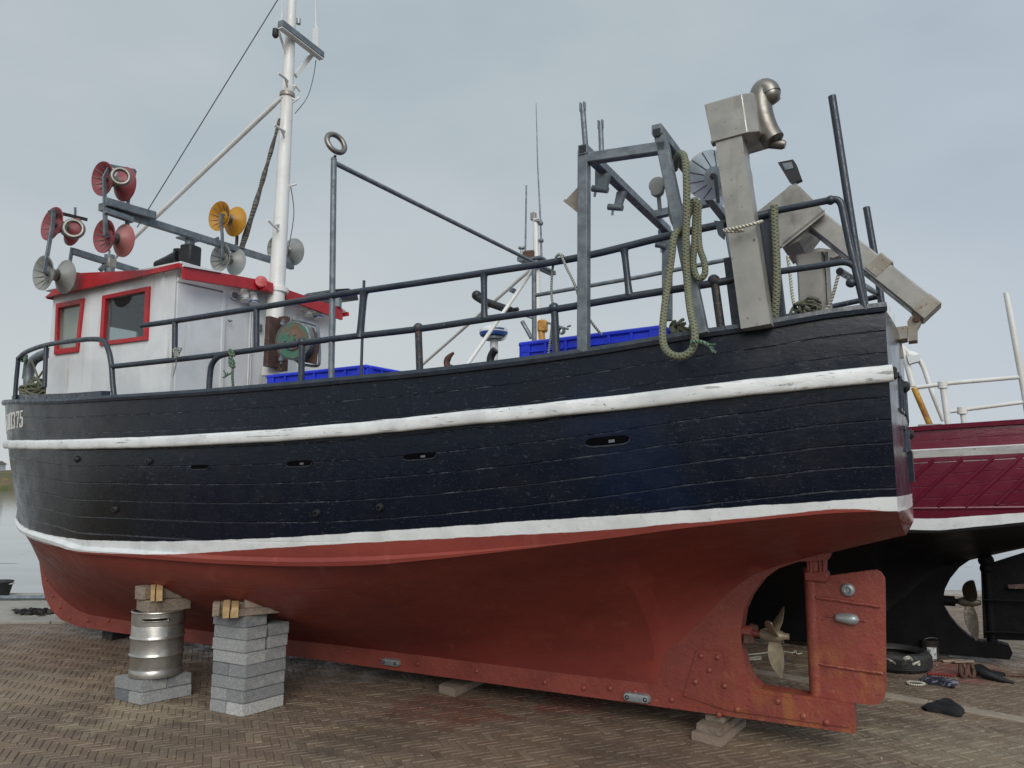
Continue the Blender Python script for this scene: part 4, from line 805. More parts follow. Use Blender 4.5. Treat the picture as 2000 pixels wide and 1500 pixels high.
# ------------------------------------------------------------------ roller outriggers on the wheelhouse roof
GX = 5.62
gq = lambda u, v, x=GX: pX(u, v, x)
mb = MB(); bar(mb, gq(196, 404), gq(571, 521), .055, .065); bar(mb, gq(196, 401)+V([-.07, 0, .02]), gq(292, 428)+V([-.07, 0, .02]), .05, .07); bar(mb, gq(196, 409)+V([-.06, 0, -.02]), gq(250, 428)+V([-.06, 0, -.02]), .05, .05)
for u, v in ((300, 424), (262, 412), (428, 482)): tube(mb, [gq(u, v+18), gq(u, v)], .008, 6)
out1 = mb.build('outrigger', 'galv', boat)
GX2 = 6.75
g2 = lambda u, v: pX(u, v, GX2)
mb = MB(); bar(mb, g2(140, 490), g2(268, 530), .06, .06); tube(mb, [g2(214, 498), g2(214, 540)], .05, 10); tube(mb, [g2(213, 508), g2(214, 488)], .01, 6); bar(mb, g2(210, 512), g2(196, 528), .04, .04); out2 = mb.build('outrigger', 'galv', boat)
mb = MB(); box(mb, g2(214, 514), (.10, .10, .10), .1, .01); tube(mb, [g2(215, 520), g2(218, 545)], .03, 8); mb.build('outrigger_clamp', 'stainless_rust', out2)
def roller(q, a, b, Ra, Rb, ma, mb_, name='line_roller'):
    Pa, Pb = q(*a), q(*b); ra = abs(q(a[0], a[1]-Ra)[2]-Pa[2]); rb = abs(q(b[0], b[1]-Rb)[2]-Pb[2]); d = unit(Pb-Pa); Lh = np.linalg.norm(Pb-Pa)
    hub = MB(); rh = ra*.36; lathe(hub, Pa, d, [(.001, .32*Lh), (rh, .32*Lh), (rh*1.06, .40*Lh), (rh*.86, .44*Lh), (rh*.82, .56*Lh), (rh*1.06, .60*Lh), (rh, .68*Lh), (.001, .68*Lh)], 22); o = hub.build(name, 'chrome', boat)
    for P, dd, R_, mt in ((Pa, d, ra, ma), (Pb, -d, rb, mb_)):
        m_ = MB(); w_ = .40*Lh
        lathe(m_, P, dd, [(R_, -.004), (R_*1.0, .006), (R_*.86, .16*w_), (R_*.66, .45*w_), (R_*.46, .8*w_), (R_*.36, w_), (R_*.34, w_), (R_*.44, .78*w_), (R_*.63, .42*w_), (R_*.83, .12*w_), (R_*.975, -.002), (R_, -.004)], 36)
        lathe(m_, P, dd, [(R_*.45, .62*w_), (R_*.40, .55*w_), (.001, .50*w_)], 24)
        c_ = m_.build('cone', mt, o); r_ = MB(); s_, u_ = frame(dd)
        for k in range(12):
            t = 2*math.pi*k/12+.2; e = math.cos(t)*s_+math.sin(t)*u_; bar(r_, P+e*R_*.44+dd*.55*w_, P+e*R_*.95+dd*.0*w_, .005, .006)
        lathe(r_, P+dd*.5*w_, -dd, [(R_*.13, -.01), (R_*.13, .02), (.001, .025)], 12); r_.build('cone_ribs', 'rib', o)
    return o, Pa, Pb, d
def fair_ring(o, q0, u, v, R_, r_, nrm):
    xx_ = q0(u, v)[0]-.26; q = lambda u, v: pX(u, v, xx_)
    c = q(u, v); R2 = abs(q(u, v-R_)[2]-c[2]); r2 = R2*r_/R_; s_, u_ = frame(nrm); m_ = MB(); tube(m_, [c+R2*(math.cos(t)*s_+1.05*math.sin(t)*u_) for t in np.linspace(0, 2*math.pi, 26, endpoint=False)], r2, 10, closed=True); m_.build('guide_ring', 'chrome', o)
def arm(o, q, pts, w_=.035, mat='galv', dx=0):
    m_ = MB(); P = [q(*p)+V([dx, 0, 0]) for p in pts]
    for a, b in zip(P, P[1:]): bar(m_, a, b, w_, w_*.6, up=(1, 0, 0))
    m_.build('bracket', mat, o)
o, *_ = roller(gq, (200, 349), (244, 360), 33, 33, 'cone_red', 'cone_red'); fair_ring(o, gq, 236, 345, 15, 4.2, (-.75, .55, .1)); arm(o, gq, ((196, 350), (198, 404)), .03, dx=-.05); arm(o, gq, ((213, 323), (264, 333), (250, 395), (250, 425)), .025); arm(o, gq, ((196, 350), (209, 325)), .025, dx=-.04)
o, *_ = roller(gq, (203, 461), (242, 470), 33, 32, 'cone_red', 'cone_pink'); arm(o, gq, ((198, 404), (199, 462), (205, 462)), .035, dx=-.05); arm(o, gq, ((249, 425), (248, 445)), .035)
o, *_ = roller(g2, (101, 437), (143, 453), 34, 28, 'cone_red', 'cone_red'); fair_ring(o, g2, 144, 447, 16, 4.4, (-.75, .55, .1)); arm(o, g2, ((112, 415), (170, 429)), .03, 'wood_black'); arm(o, g2, ((97, 418), (96, 438), (85, 500), (79, 534)), .035, dx=-.06); arm(o, g2, ((147, 405), (147, 428)), .02); arm(o, g2, ((97, 416), (114, 412)), .05)
o, *_ = roller(g2, (84, 533), (128, 541), 34, 33, 'cone_white', 'cone_white'); arm(o, g2, ((141, 484), (137, 510)), .03); arm(o, g2, ((79, 534), (88, 534)), .025, dx=-.06)
o, *_ = roller(gq, (428, 422), (460, 433), 29, 29, 'cone_yellow', 'cone_yellow'); arm(o, gq, ((423, 420), (426, 462), (426, 505)), .03, dx=-.06); arm(o, gq, ((463, 460), (462, 478)), .03, 'rust'); arm(o, gq, ((422, 420), (431, 422)), .02, dx=-.06); arm(o, gq, ((405, 475), (427, 465)), .03); arm(o, gq, ((440, 488), (462, 478)), .03)
o, *_ = roller(gq, (430, 503), (461, 512), 27, 26, 'cone_white', 'cone_white'); arm(o, gq, ((425, 504), (432, 504)), .02, dx=-.06)
o, *_ = roller(gq, (541, 486), (574, 492), 26, 26, 'cone_white', 'cone_white'); arm(o, gq, ((571, 515), (571, 500)), .025)

# ------------------------------------------------------------------ winch on the mast foot
WX = 4.62
hq = lambda u, v, y=My+.25: pY(u, v, y)
mb = MB(); a, b = mq(539, 622, -.12), mq(534, 718, -.12); bar(mb, a+V([0, .03, 0]), b+V([0, .03, 0]), .16, .06, up=(1, 0, 0)); bar(mb, a+V([-.05, -.06, .02]), b+V([-.05, -.06, -.03]), .07, .10, up=(1, 0, 0)); bar(mb, mq(529, 622, -.08), mq(523, 715, -.08), .06, .02, up=(1, 0, 0)); winch = mb.build('line_hauler', 'rust', boat)
mb = MB(); tube(mb, [mq(553, 624, -.2), mq(549, 712, -.2)], .016, 8); [lathe(mb, mq(u, v, -.2), (0, 0, 1), [(.001, -.015), (.028, -.015), (.028, .015), (.001, .015)], 6, smooth=False) for u, v in ((552, 632), (549, 702))]; mb.build('hinge_pin', 'galv', winch)
YD = My+.16
pl_ = [pY(*q, YD) for q in ((557, 628), (612, 640), (622, 665), (617, 712), (560, 700))]; mb = MB(); plate(mb, pl_, .02, (0, 1, 0)); mb.build('backing_plate', 'rust', winch)
gp = [pY(*q, YD-.04) for q in ((570, 632), (578, 626), (612, 634), (621, 644), (624, 700), (616, 715), (575, 700))]; mb = MB(); tube(mb, smooth_path(gp, 4, True), .014, 8, closed=True); mb.build('guard_hoop', 'galv', winch)
c = pY(590, 670, YD); R = abs(pY(590, 670-36, YD)[2]-c[2]); mb = MB(); dd = unit(V([-.25, 1, -.04]))
lathe(mb, c, dd, [(.001, .0), (R*1.0, .0), (R*1.02, .03), (R*.96, .04), (R*.96, .13), (R*1.02, .14), (R*1.02, .165), (R*.95, .17)], 34); dr = mb.build('winch_drum', 'drum_grey', winch)
mb = MB(); lathe(mb, c+dd*.150, dd, [(R*.99, 0), (R*.93, .02), (R*.55, .02), (R*.50, .035), (R*.26, .04), (R*.22, .07), (.001, .072)], 34); mb.build('drum_face', 'drum_green', dr)
for k in range(6): t = k*math.pi/3; s_, u_ = frame(dd); m_ = MB(); lathe(m_, c+dd*.185+R*.36*(math.cos(t)*s_+math.sin(t)*u_), dd, [(.012, 0), (.012, .014), (.001, .015)], 6, smooth=False); m_.build('drum_bolt', 'galv', dr)

# ------------------------------------------------------------------ galvanised gantry amidships
GY = 1.42
zq = lambda u, v, y=GY: pY(u, v, y)
mb = MB(); a0, a1 = zq(1140, 688), zq(1141, 296); b0, b1 = zq(1372, 652), zq(1291, 268)
bar(mb, a0, a1, .064, .064, up=(0, 1, 0)); gan = mb.build('gantry', 'galv', boat)
mb = MB(); bar(mb, b0, b1, .066, .06, up=(0, 1, 0)); mb.build('gantry_leg', 'galv', gan)
mb = MB(); bar(mb, zq(1137, 312), zq(1300, 288), .060, .062); mb.build('gantry_beam', 'galv', gan)
YE = -.25
c0, c1 = zq(1143, 296), zq(1287, 264)
def cross(p, name='gantry_beam'): m_ = MB(); bar(m_, p+V([0, .04, 0]), V([p[0], YE, p[2]]), .060, .060); return m_.build(name, 'galv', gan)
cross(c0); cross(c1+V([0, 0, .02]))
m_ = MB(); bar(m_, pY(1274, 421, .1), pY(1394, 393, .1), .058, .058)
m_.build('gantry_beam', 'galv', gan)
m_ = MB(); bar(m_, V([c1[0]-.02, YE, c1[2]]), V([c1[0]-.25, YE, 2.0]), .075, .075, up=(0, 1, 0)); bar(m_, V([c0[0], YE, c0[2]]), V([c0[0]+.02, YE, 3.0]), .07, .07, up=(0, 1, 0)); m_.build('gantry_leg', 'galv', gan)
for p in (c0, c1):
    m_ = MB(); box(m_, p+V([0, .0405, 0]), (.044, .004, .044), 0, 0); m_.build('tube_shade_plate', 'black', gan)  # black plate on the solid end, painted as the shade inside a tube
for (u, v, u2, v2) in ((1145, 302, 1138, 212), (1175, 300, 1173, 246)):
    yy = GY if u < 1160 else GY-.35
    m_ = MB(); p, q = pY(u, v, yy), pY(u2, v2, yy); tube(m_, [p, q], .017, 10); box(m_, q+V([.012, 0, .01]), (.012, .026, .06), 0, .003); box(m_, q+V([-.012, 0, .01]), (.012, .026, .06), 0, .003); m_.build('upright_rod', 'galv', gan)
for (q4, rl, pin) in ((((1164, 334), (1192, 340), (1186, 366), (1164, 365)), (1157, 368, 1187, 371), (1164, 371, 1161, 384)), (((1206, 376), (1223, 374), (1214, 402), (1201, 402)), (1188, 404, 1216, 406), (1197, 408, 1196, 420)), (((1286, 450), (1300, 452), (1300, 478), (1288, 478)), (1281, 478, 1301, 481), (1291, 482, 1292, 493))):
    yy = {1164: GY-.30, 1206: GY-.62, 1286: YE+.05}[q4[0][0]]; m_ = MB(); plate(m_, [pY(*q, yy) for q in q4], .035, (0, 1, 0)); tube(m_, [pY(rl[0], rl[1], yy), pY(rl[2], rl[3], yy)], .022, 10); tube(m_, [pY(pin[0], pin[1], yy), pY(pin[2], pin[3], yy)], .008, 6); m_.build('gantry_bracket', 'galv', gan)
m_ = MB(); plate(m_, [pY(*q, GY-.05) for q in ((1131, 364), (1103, 394), (1131, 416))], .012, (0, 1, 0)); plate(m_, [pY(*q, GY-.05) for q in ((1107, 391), (1103, 395), (1131, 418), (1131, 410))], .05, (0, 1, 0)); m_.build('gusset', 'stainless_rust', gan)
m_ = MB(); plate(m_, [pY(*q, GY-.02) for q in ((1396, 432), (1412, 434), (1416, 452), (1414, 468), (1404, 460))], .03, (0, 1, 0)); m_.build('beam_stop', 'navy_pipe', gan)
# pale spoked disc and float block on the far gantry beam
o, *_ = roller(lambda u, v: pX(u, v, .55), (1385, 342), (1425, 356), 43, 40, 'cone_clear', 'cone_clear'); arm(o, lambda u, v: pX(u, v, .55), ((1381, 345), (1387, 400)), .03, dx=-.05)
m_ = MB(); lathe(m_, pX(1284, 362, .9), (0, 1, .1), [(.001, -.02), (.05, -.02), (.055, -.01), (.055, .01), (.05, .02), (.001, .02)], 18); lathe(m_, pX(1284, 372, .9), (0, 1, .1), [(.001, -.022), (.04, -.022), (.045, .0), (.04, .022), (.001, .022)], 18); tube(m_, [pX(1286, 380, .9), pX(1289, 410, .9)], .014, 8); m_.build('gantry_block', 'cone_white', gan)

# ------------------------------------------------------------------ stainless hauler column on the port bulwark
DY = 1.40
dq = lambda u, v, y=DY: pY(u, v, y)
def prism(mb, near, dy, mi=0): plate(mb, near, dy, (0, 1, 0), center=False, mi=mi)     # polygon extruded inboard
m_ = MB(); prism(m_, [dq(*q) for q in ((1396, 268), (1447, 254), (1505, 632), (1447, 642))], .15); haul = m_.build('hauler_column', 'stainless', boat)
bev = haul.modifiers.new('bevel', 'BEVEL'); bev.width = .006; bev.segments = 2
m_ = MB(); DF = DY+.012
hv = [dq(1375, 204, DF), dq(1449, 183, DF), dq(1470, 180, DF-.07), dq(1483, 256, DF-.07), dq(1460, 259, DF), dq(1390, 278, DF), dq(1412, 205, 1.08), dq(1492, 188, 1.08), dq(1511, 288, 1.08), dq(1456, 304, 1.08)]
m_.add(hv, [(0, 1, 4, 5), (1, 2, 3, 4), (2, 7, 8, 3), (5, 4, 3, 8, 9), (0, 6, 7, 2, 1), (0, 5, 9, 6), (6, 9, 8, 7)]); hd = m_.build('hauler_head', 'stainless', haul); bev = hd.modifiers.new('bevel', 'BEVEL'); bev.width = .005; bev.segments = 2
m_ = MB(); prism(m_, [dq(*q)+V([0, .006, 0]) for q in ((1388, 276), (1447, 258), (1449, 262), (1389, 281))], .05); m_.build('weld_seam', 'stainless_rust', haul)
m_ = MB(); hp = [pY(*q, 1.24) for q in ((1504, 186), (1499, 177), (1491, 176), (1485, 188), (1486, 210), (1491, 234), (1500, 258), (1511, 275))]; tube(m_, smooth_path(hp, 5), .062, 18); ball(m_, hp[0], .058); m_.build('guide_horn', 'chrome', haul)
m_ = MB(); lathe(m_, pY(1500, 195, 1.2), (-1, 0, .15), [(.03, -.02), (.03, .05), (.02, .065), (.001, .067)], 14); m_.build('horn_roller', 'chrome', haul)
m_ = MB(); lathe(m_, pY(1511, 281, 1.2), (-.8, 0, -.25), [(.028, -.02), (.028, .05), (.02, .065), (.001, .067)], 14); m_.build('horn_roller', 'chrome', haul)
m_ = MB(); tube(m_, smooth_path([dq(1461, 300, 1.2), dq(1464, 350, 1.2), dq(1470, 425, 1.2)], 5), .007, 6); m_.build('hydraulic_hose', 'black', haul)

# ------------------------------------------------------------------ stainless stern hauler
SY = .45
sq = lambda u, v, y=SY: pY(u, v, y)
m_ = MB(); prism(m_, [sq(*q) for q in ((1476, 416), (1534, 370), (1542, 362), (1556, 360), (1564, 366), (1606, 408), (1610, 414), (1527, 480), (1490, 505), (1478, 470))], .035); sh = m_.build('stern_hauler', 'stainless', boat)
m_ = MB(); prism(m_, [sq(*q, SY-.04) for q in ((1500, 440), (1545, 385), (1598, 420), (1560, 470), (1530, 485))], .42); m_.build('hauler_box', 'stainless', sh)
m_ = MB(); plate(m_, [sq(1527, 480), sq(1611, 413), sq(1611, 413, SY-.5), sq(1527, 480, SY-.5)], .03, (0, 0, 1)); m_.build('hood_lip', 'stainless', sh)
a, b = sq(1588, 428, .30), sq(1812, 606, .30); m_ = MB(); bar(m_, a, b, .13, .165, up=(0, 1, 0)); armo = m_.build('hauler_arm', 'stainless', sh)
m_ = MB(); bar(m_, sq(1706, 515, .302), sq(1728, 533, .302), .138, .172, up=(0, 1, 0)); m_.build('rust_patch', 'stainless_rust', armo)
m_ = MB(); bar(m_, b-(b-a)*.06, b+(b-a)*.035, .14, .175, up=(0, 1, 0)); m_.build('arm_end', 'stainless_rust', armo)
m_ = MB(); prism(m_, [sq(*q, .36) for q in ((1772, 628), (1778, 618), (1798, 614), (1800, 625), (1792, 640), (1792, 664), (1774, 666))], .13); prism(m_, [sq(*q, .38) for q in ((1735, 641), (1772, 636), (1772, 660), (1735, 668))], .17); m_.build('arm_foot', 'stainless_rust', sh)
m_ = MB(); lathe(m_, sq(1791, 622, .365), (0, 1, 0), [(.022, 0), (.022, .012), (.001, .013)], 6, smooth=False); m_.build('foot_bolt', 'darkrust', sh)
m_ = MB(); bar(m_, sq(1751, 662, .3), sq(1757, 700, .3), .05, .04, up=(0, 1, 0)); m_.build('foot_stay', 'stainless_rust', sh)
m_ = MB(); p, q = sq(1584, 500, .2), sq(1592, 640, .2); bar(m_, p, V([q[0], .2, 2.0]), .17, .15, up=(0, 1, 0)); bar(m_, p+V([-.10, 0, 0]), V([q[0]-.10, .2, 2.0]), .02, .10, up=(0, 1, 0)); m_.build('hauler_post', 'stainless', sh)
m_ = MB(); prism(m_, [sq(*q, -.15) for q in ((1552, 512), (1556, 494), (1600, 484), (1632, 488), (1642, 498), (1628, 503), (1612, 502), (1590, 515))], .2); o = m_.build('pulley_cover', 'stainless', sh)
c = sq(1542, 333, .25); m_ = MB(); fq = [sq(*q, .25) for q in ((1519, 317), (1549, 311), (1556, 322), (1566, 350), (1548, 358), (1541, 353))]; prism(m_, fq, .05); fl = m_.build('floodlight', 'black', boat)
m_ = MB(); prism(m_, [sq(*q, .254) for q in ((1527, 320), (1546, 316), (1550, 328), (1534, 332))], .012); m_.build('lamp_glass', 'galv', fl); m_ = MB(); tube(m_, [sq(1553, 355, .22), sq(1552, 366, .25)], .014, 8); m_.build('lamp_stem', 'galv', fl)

# ------------------------------------------------------------------ things aboard
def crate(K, Lx, Wy, turn, label):                                   # near top corner, length, width, turn on deck
    H = K[2]-DZ-.004; t_ = math.radians(turn); cc, ss = math.cos(t_), math.sin(t_); ctr = V([K[0], K[1], 0])+V([cc*Lx/2+ss*Wy/2, ss*Lx/2-cc*Wy/2, 0])
    o = empty('fish_tub', (ctr[0], ctr[1], DZ+.004), ROT+t_, label, 'fish tub', 'blue plastic fish tubs on deck')
    m_ = MB(); t = .035
    for sx, sy, wx, wy in ((0, 1, Lx, t), (0, -1, Lx, t), (1, 0, t, Wy-2*t), (-1, 0, t, Wy-2*t)): box(m_, (sx*(Lx/2-t/2), sy*(Wy/2-t/2), H/2), (wx, wy, H), 0, .004)
    box(m_, (0, 0, .02), (Lx-2*t, Wy-2*t, .04), 0, 0); m_.build('body', 'blue_crate', o)
    m_ = MB()
    for sx, sy, wx, wy in ((0, 1, Lx+.03, .05), (0, -1, Lx+.03, .05), (1, 0, .05, Wy-.07), (-1, 0, .05, Wy-.07)): box(m_, (sx*(Lx/2-.01), sy*(Wy/2-.01), H-.012), (wx, wy, .03), 0, .008)
    m_.build('rim', 'blue_crate', o)
    m_ = MB()
    for z in (H-.07, H-.12, H-.18, H-.26, H-.36, .10):
        for sy in (1, -1): box(m_, (0, sy*(Wy/2+.006), z), (Lx-.02, .014, .012), 0, .003)
        for sx in (1, -1): box(m_, (sx*(Lx/2+.006), 0, z), (.014, Wy-.02, .012), 0, .003)
    for e in np.linspace(-.46, .46, 7):
        for sy in (1, -1): box(m_, (e*Lx, sy*(Wy/2+.006), H/2), (.02 if abs(e) < .4 else .07, .014, H-.04), 0, .003)
        for sx in (1, -1): box(m_, (sx*(Lx/2+.006), e*Wy, H/2), (.014, .02 if abs(e) < .4 else .07, H-.04), 0, .003)
    m_.build('ribs', 'blue_crate', o); return o
crate(pY(715, 713, 1.12), 1.07, .85, -3.5, 'blue fish tub on deck next to the rusty drum winch below the boom post')
crate(pY(1292, 636, 1.20), 1.0, .75, -6, 'blue fish tub on deck beside the foot of the galvanised gantry')
m_ = MB(); an = lambda u, v: pY(u, v, .6)
tube(m_, smooth_path([an(886, 689), an(878, 696), an(873, 705), an(874, 716), an(880, 730)], 4), [.010+.016*min(1, i/6) for i in range(17)], 8); tube(m_, [an(875, 715), an(900, 722), an(930, 735)], .018, 8); tube(m_, [an(930, 735), an(1000, 775)], .018, 8)
tube(m_, [V([an(880, 730)[0], .6, an(880, 730)[2]]), V([an(880, 730)[0]+.1, .6, DZ+.02])], .02, 8)
tag(onboat(m_.build('deck_anchor', 'darkrust')), 'rusty brown anchor with one curved fluke showing above the navy bulwark', 'anchor')
m_ = MB(); tube(m_, smooth_path([an(958, 712), an(958, 700), an(962, 690), an(968, 683)], 4), .03, 10); tube(m_, [an(964, 688), an(960, 681)], .012, 6); p = an(958, 712); tube(m_, [p, V([p[0], .6, DZ])], .03, 8); m_.build('deck_pipe', 'black', boat)

def rope(pts, r, mat, name, label, cat='rope', grp=None, n=6, sides=10, world=False, smooth=True):
    m_ = MB(); P = smooth_path(pts, n) if smooth else pts; tube(m_, P, r, sides); o = m_.build(name, mat); (recenter if world else onboat)(o); return tag(o, label, cat, grp)
rq = lambda u, v, y=1.53: pY(u, v, y)
rope([rq(1318, 330, 1.0), rq(1321, 310, 1.2), rq(1330, 300, 1.42), rq(1338, 312, 1.50), rq(1341, 360), rq(1341, 430), rq(1339, 490), rq(1343, 560), rq(1349, 610, 1.62), rq(1357, 650, 1.66), rq(1353, 680, 1.68), rq(1336, 695, 1.69), rq(1314, 694, 1.69), rq(1299, 680, 1.67), rq(1294, 655, 1.65), rq(1297, 610, 1.60), rq(1304, 555, 1.56), rq(1312, 500, 1.54), rq(1316, 465, 1.52), rq(1324, 452, 1.48), rq(1334, 455, 1.40)], .0205, 'rope', 'mooring_rope', 'thick green braided rope looped long over the gantry and down the navy topside', 'rope', 'ropes on the gantry')
rope([rq(1310, 330, 1.1), rq(1309, 360, 1.1), rq(1312, 420, 1.2), rq(1330, 452, 1.45), rq(1345, 420, 1.47), rq(1353, 394, 1.50), rq(1360, 396, 1.50), rq(1358, 430, 1.47), rq(1356, 480, 1.46), rq(1354, 515, 1.46), rq(1359, 538, 1.47), rq(1368, 544, 1.47), rq(1377, 533, 1.47), rq(1375, 510, 1.46), rq(1366, 480, 1.44), rq(1364, 420, 1.40), rq(1366, 402, 1.38)], .018, 'rope', 'mooring_rope', 'thick green braided rope with its end doubled in a short loop against the gantry leg', 'rope', 'ropes on the gantry')
rope([rq(1512, 402, 1.27), rq(1513, 440, 1.27), rq(1517, 510, 1.28), rq(1517, 560, 1.28), rq(1514, 612, 1.26), rq(1516, 640, 1.22)], .0215, 'rope', 'mooring_rope', 'thick green braided rope hanging straight down from the stern rail beside the stainless column', 'rope', 'ropes on the gantry')
rope([rq(1352, 668, 1.70), rq(1366, 668, 1.72), rq(1378, 672, 1.73), rq(1386, 676, 1.73), rq(1392, 684, 1.73)], [.012, .013, .012, .016, .008]*5, 'rope_green', 'rope_end', 'frayed green rope end knotted to the long loop on the navy topside', 'rope end', smooth=True) if False else None
m_ = MB(); P = smooth_path([rq(1350, 668, 1.71), rq(1364, 667, 1.72), rq(1376, 670, 1.73), rq(1384, 675, 1.73)], 4); tube(m_, P, .010, 7)
for e in range(9): q = rq(1384, 675, 1.73); tube(m_, [q, q+V([-.03*random.random()-.01, random.uniform(-.01, .02), random.uniform(-.045, .012)])], .004, 5)
tag(onboat(m_.build('rope_end', 'rope_green')), 'frayed green twine end sticking out of the long rope loop on the topside', 'twine')
rope([port_line(1100, 500, -.02), port_line(1090, 497, -.04), port_line(1080, 520, -.08), port_line(1077, 570, -.1), port_line(1080, 610, -.1), port_line(1073, 680, -.1), port_line(1068, 700, -.12)], .0075, 'rope_thin', 'thin_rope', 'thin grey rope hanging straight from the upper rail to the blue tub', 'rope', 'thin ropes on the rails')
rope([port_line(1090, 499, -.02), port_line(1096, 499, 0), port_line(1106, 522, .0), port_line(1122, 555, 0), port_line(1138, 600, -.01), port_line(1156, 630, -.04), port_line(1174, 653, -.1)], .008, 'rope_thin', 'thin_rope', 'thin grey rope slanting from the upper rail across the gantry post', 'rope', 'thin ropes on the rails')
rope([dq(1452, 450, 1.44), dq(1430, 452, 1.47), dq(1414, 450, 1.47), dq(1440, 445, 1.48), dq(1476, 436, 1.47), dq(1488, 432, 1.4)], .009, 'rope_white', 'column_lashing', 'pale cord lashed round the stainless column at the upper rail', 'rope')
rope([sq(1538, 500, .5), sq(1543, 535, .5), sq(1548, 580, .52), sq(1556, 605, .55), sq(1580, 618, .6), sq(1605, 612, .6), sq(1622, 590, .6), sq(1634, 550, .6), sq(1642, 522, .62)], .010, 'rope_white', 'thin_rope', 'thin pale rope drooping under the stern hauler in one wide curve', 'rope', 'thin ropes on the rails')
m_ = MB()
for k in range(7):
    cx, cy = 1575+random.uniform(-16, 18), 602+random.uniform(-8, 6); P = [sq(cx+random.uniform(10, 26)*math.cos(t), cy+random.uniform(8, 16)*math.sin(t), .55+random.uniform(-.05, .1)) for t in np.linspace(0, 5.5, 8)]; tube(m_, smooth_path(P, 4), .009, 6)
for x_ in (1550, 1562, 1600): tube(m_, smooth_path([sq(x_, 600, .6), sq(x_-6, 612, .62), sq(x_-8, 640, .6)], 4), .009, 6)
tag(onboat(m_.build('rope_tangle', 'rope')), 'tangled heap of thin green rope behind the rail under the stern hauler', 'rope')
m_ = MB(); P0_ = [port_line(451, 688, -.02), port_line(453, 700, .0), port_line(455, 712, .0), port_line(454, 735, 0), port_line(456, 764, -.02)]; tube(m_, smooth_path(P0_, 5), .010, 8)
for v_ in (689, 704, 711): tube(m_, [port_line(453, v_, 0)+.022*V([math.cos(t), math.sin(t)*.6, math.sin(t*1.3)]) for t in np.linspace(0, 9, 20)], .010, 7)
for e in range(8): q = port_line(444, 733, 0); tube(m_, smooth_path([port_line(453, 727, 0), q, q+V([random.uniform(-.01, .05), 0, random.uniform(-.05, .05)])], 3), .005, 5)
tag(onboat(m_.build('knotted_rope', 'rope_green')), 'thin knotted rope with green frayed tail tied to the bow end of the lower rail', 'rope')
m_ = MB(); q = port_line(346, 690, .02); [tube(m_, [q+V([random.uniform(-.05, .05), 0, random.uniform(-.04, .05)]) for _ in range(5)], .009, 6) for _ in range(4)]; tube(m_, smooth_path([q, port_line(343, 715, 0), port_line(338, 735, 0)], 4), .005, 6)
tag(onboat(m_.build('rope_knot', 'rope_thin')), 'small frayed rope knot on the rail stanchion below the large cabin window', 'rope')
m_ = MB(); random.seed(31)
for k in range(9):
    cu, cv = random.uniform(1322, 1342), random.uniform(634, 652); P = [pY(cu+random.uniform(8, 20)*math.cos(t), cv+random.uniform(6, 13)*math.sin(t), 1.25+random.uniform(-.05, .05)) for t in np.linspace(0, 4.5, 7)]; tube(m_, smooth_path(P, 4), .010, 6)
tag(onboat(m_.build('rope_tangle', 'rope')), 'small tangle of brown green rope on the rail beside the gantry leg foot', 'rope')
# rope heap, fender hoop and gear in the bow
m_ = MB(); random.seed(11)
for k in range(26):
    cu, cv = random.uniform(50, 92), random.uniform(748, 775); yy = random.uniform(.55, .85); pts = []
    for t in np.linspace(0, random.uniform(2.5, 5.5), 7): pts.append(pY(cu+random.uniform(8, 24)*math.cos(t), cv+random.uniform(4, 14)*math.sin(t), yy))
    tube(m_, smooth_path(pts, 3), .014, 6)
for a, b in (((62, 705), (78, 748)), ((86, 722), (72, 742)), ((66, 735), (92, 760))): tube(m_, [pY(*a, .7), pY(*b, .7)], .012, 6)
tag(onboat(m_.build('rope_heap', 'rope')), 'heap of green rope piled inside the bow rail ahead of the wheelhouse', 'rope')
m_ = MB(); tube(m_, smooth_path([pY(56, 765, .55), pY(57, 725, .55), pY(64, 706, .55), pY(80, 695, .55), pY(98, 688, .55)], 5), .055, 12); tag(onboat(m_.build('fender_hoop', 'galv')), 'pale grey curved hose arching above the rope heap in the bow', 'hose')
m_ = MB(); [tube(m_, [pY(50, 700, .8)+V([random.uniform(-.07, .07), random.uniform(-.02, .05), random.uniform(-.06, .05)]) for _ in range(6)], .012, 6) for _ in range(4)]; [tube(m_, [pY(48+e*2, 705, .8), pY(44+e*2, 740-6*e, .8)], .007, 5) for e in range(3)]; tag(onboat(m_.build('rope_lashing', 'rope_green')), 'dark green rope lashing knotted on the curved rail at the bow tip', 'rope')

# ------------------------------------------------------------------ props under the boat: blocks, keg, timbers
def foot(F_, L_, R_): f, l, r = G(*F_), G(*L_), G(*R_); return f, l-f, r-f
def slab_mesh(c, a, b, h, bev=.006, jit=.003):                        # block with footprint axes a, b (vectors) and height h, centred on its base
    m_ = MB(); bm = bmesh.new(); bmesh.ops.create_cube(bm, size=1)
    for v_ in bm.verts:
        p = a*v_.co.x+b*v_.co.y; v_.co = Vector((p[0]+random.uniform(-jit, jit), p[1]+random.uniform(-jit, jit), (v_.co.z+.5)*h+random.uniform(-jit, jit)*.3))
    bmesh.ops.subdivide_edges(bm, edges=bm.edges[:], cuts=2, use_grid_fill=True)
    for v_ in bm.verts: v_.co += Vector([random.gauss(0, .0006) for _ in range(3)])
    sharp = [e for e in bm.edges if len(e.link_faces) == 2 and e.calc_face_angle() > .9]
    bmesh.ops.bevel(bm, geom=sharp, offset=bev, segments=2, affect='EDGES'); bmesh.ops.recalc_face_normals(bm, faces=bm.faces)
    bm.verts.index_update(); m_.add([V(v_.co) for v_ in bm.verts], [[v_.index for v_ in f.verts] for f in bm.faces]); bm.free(); return m_
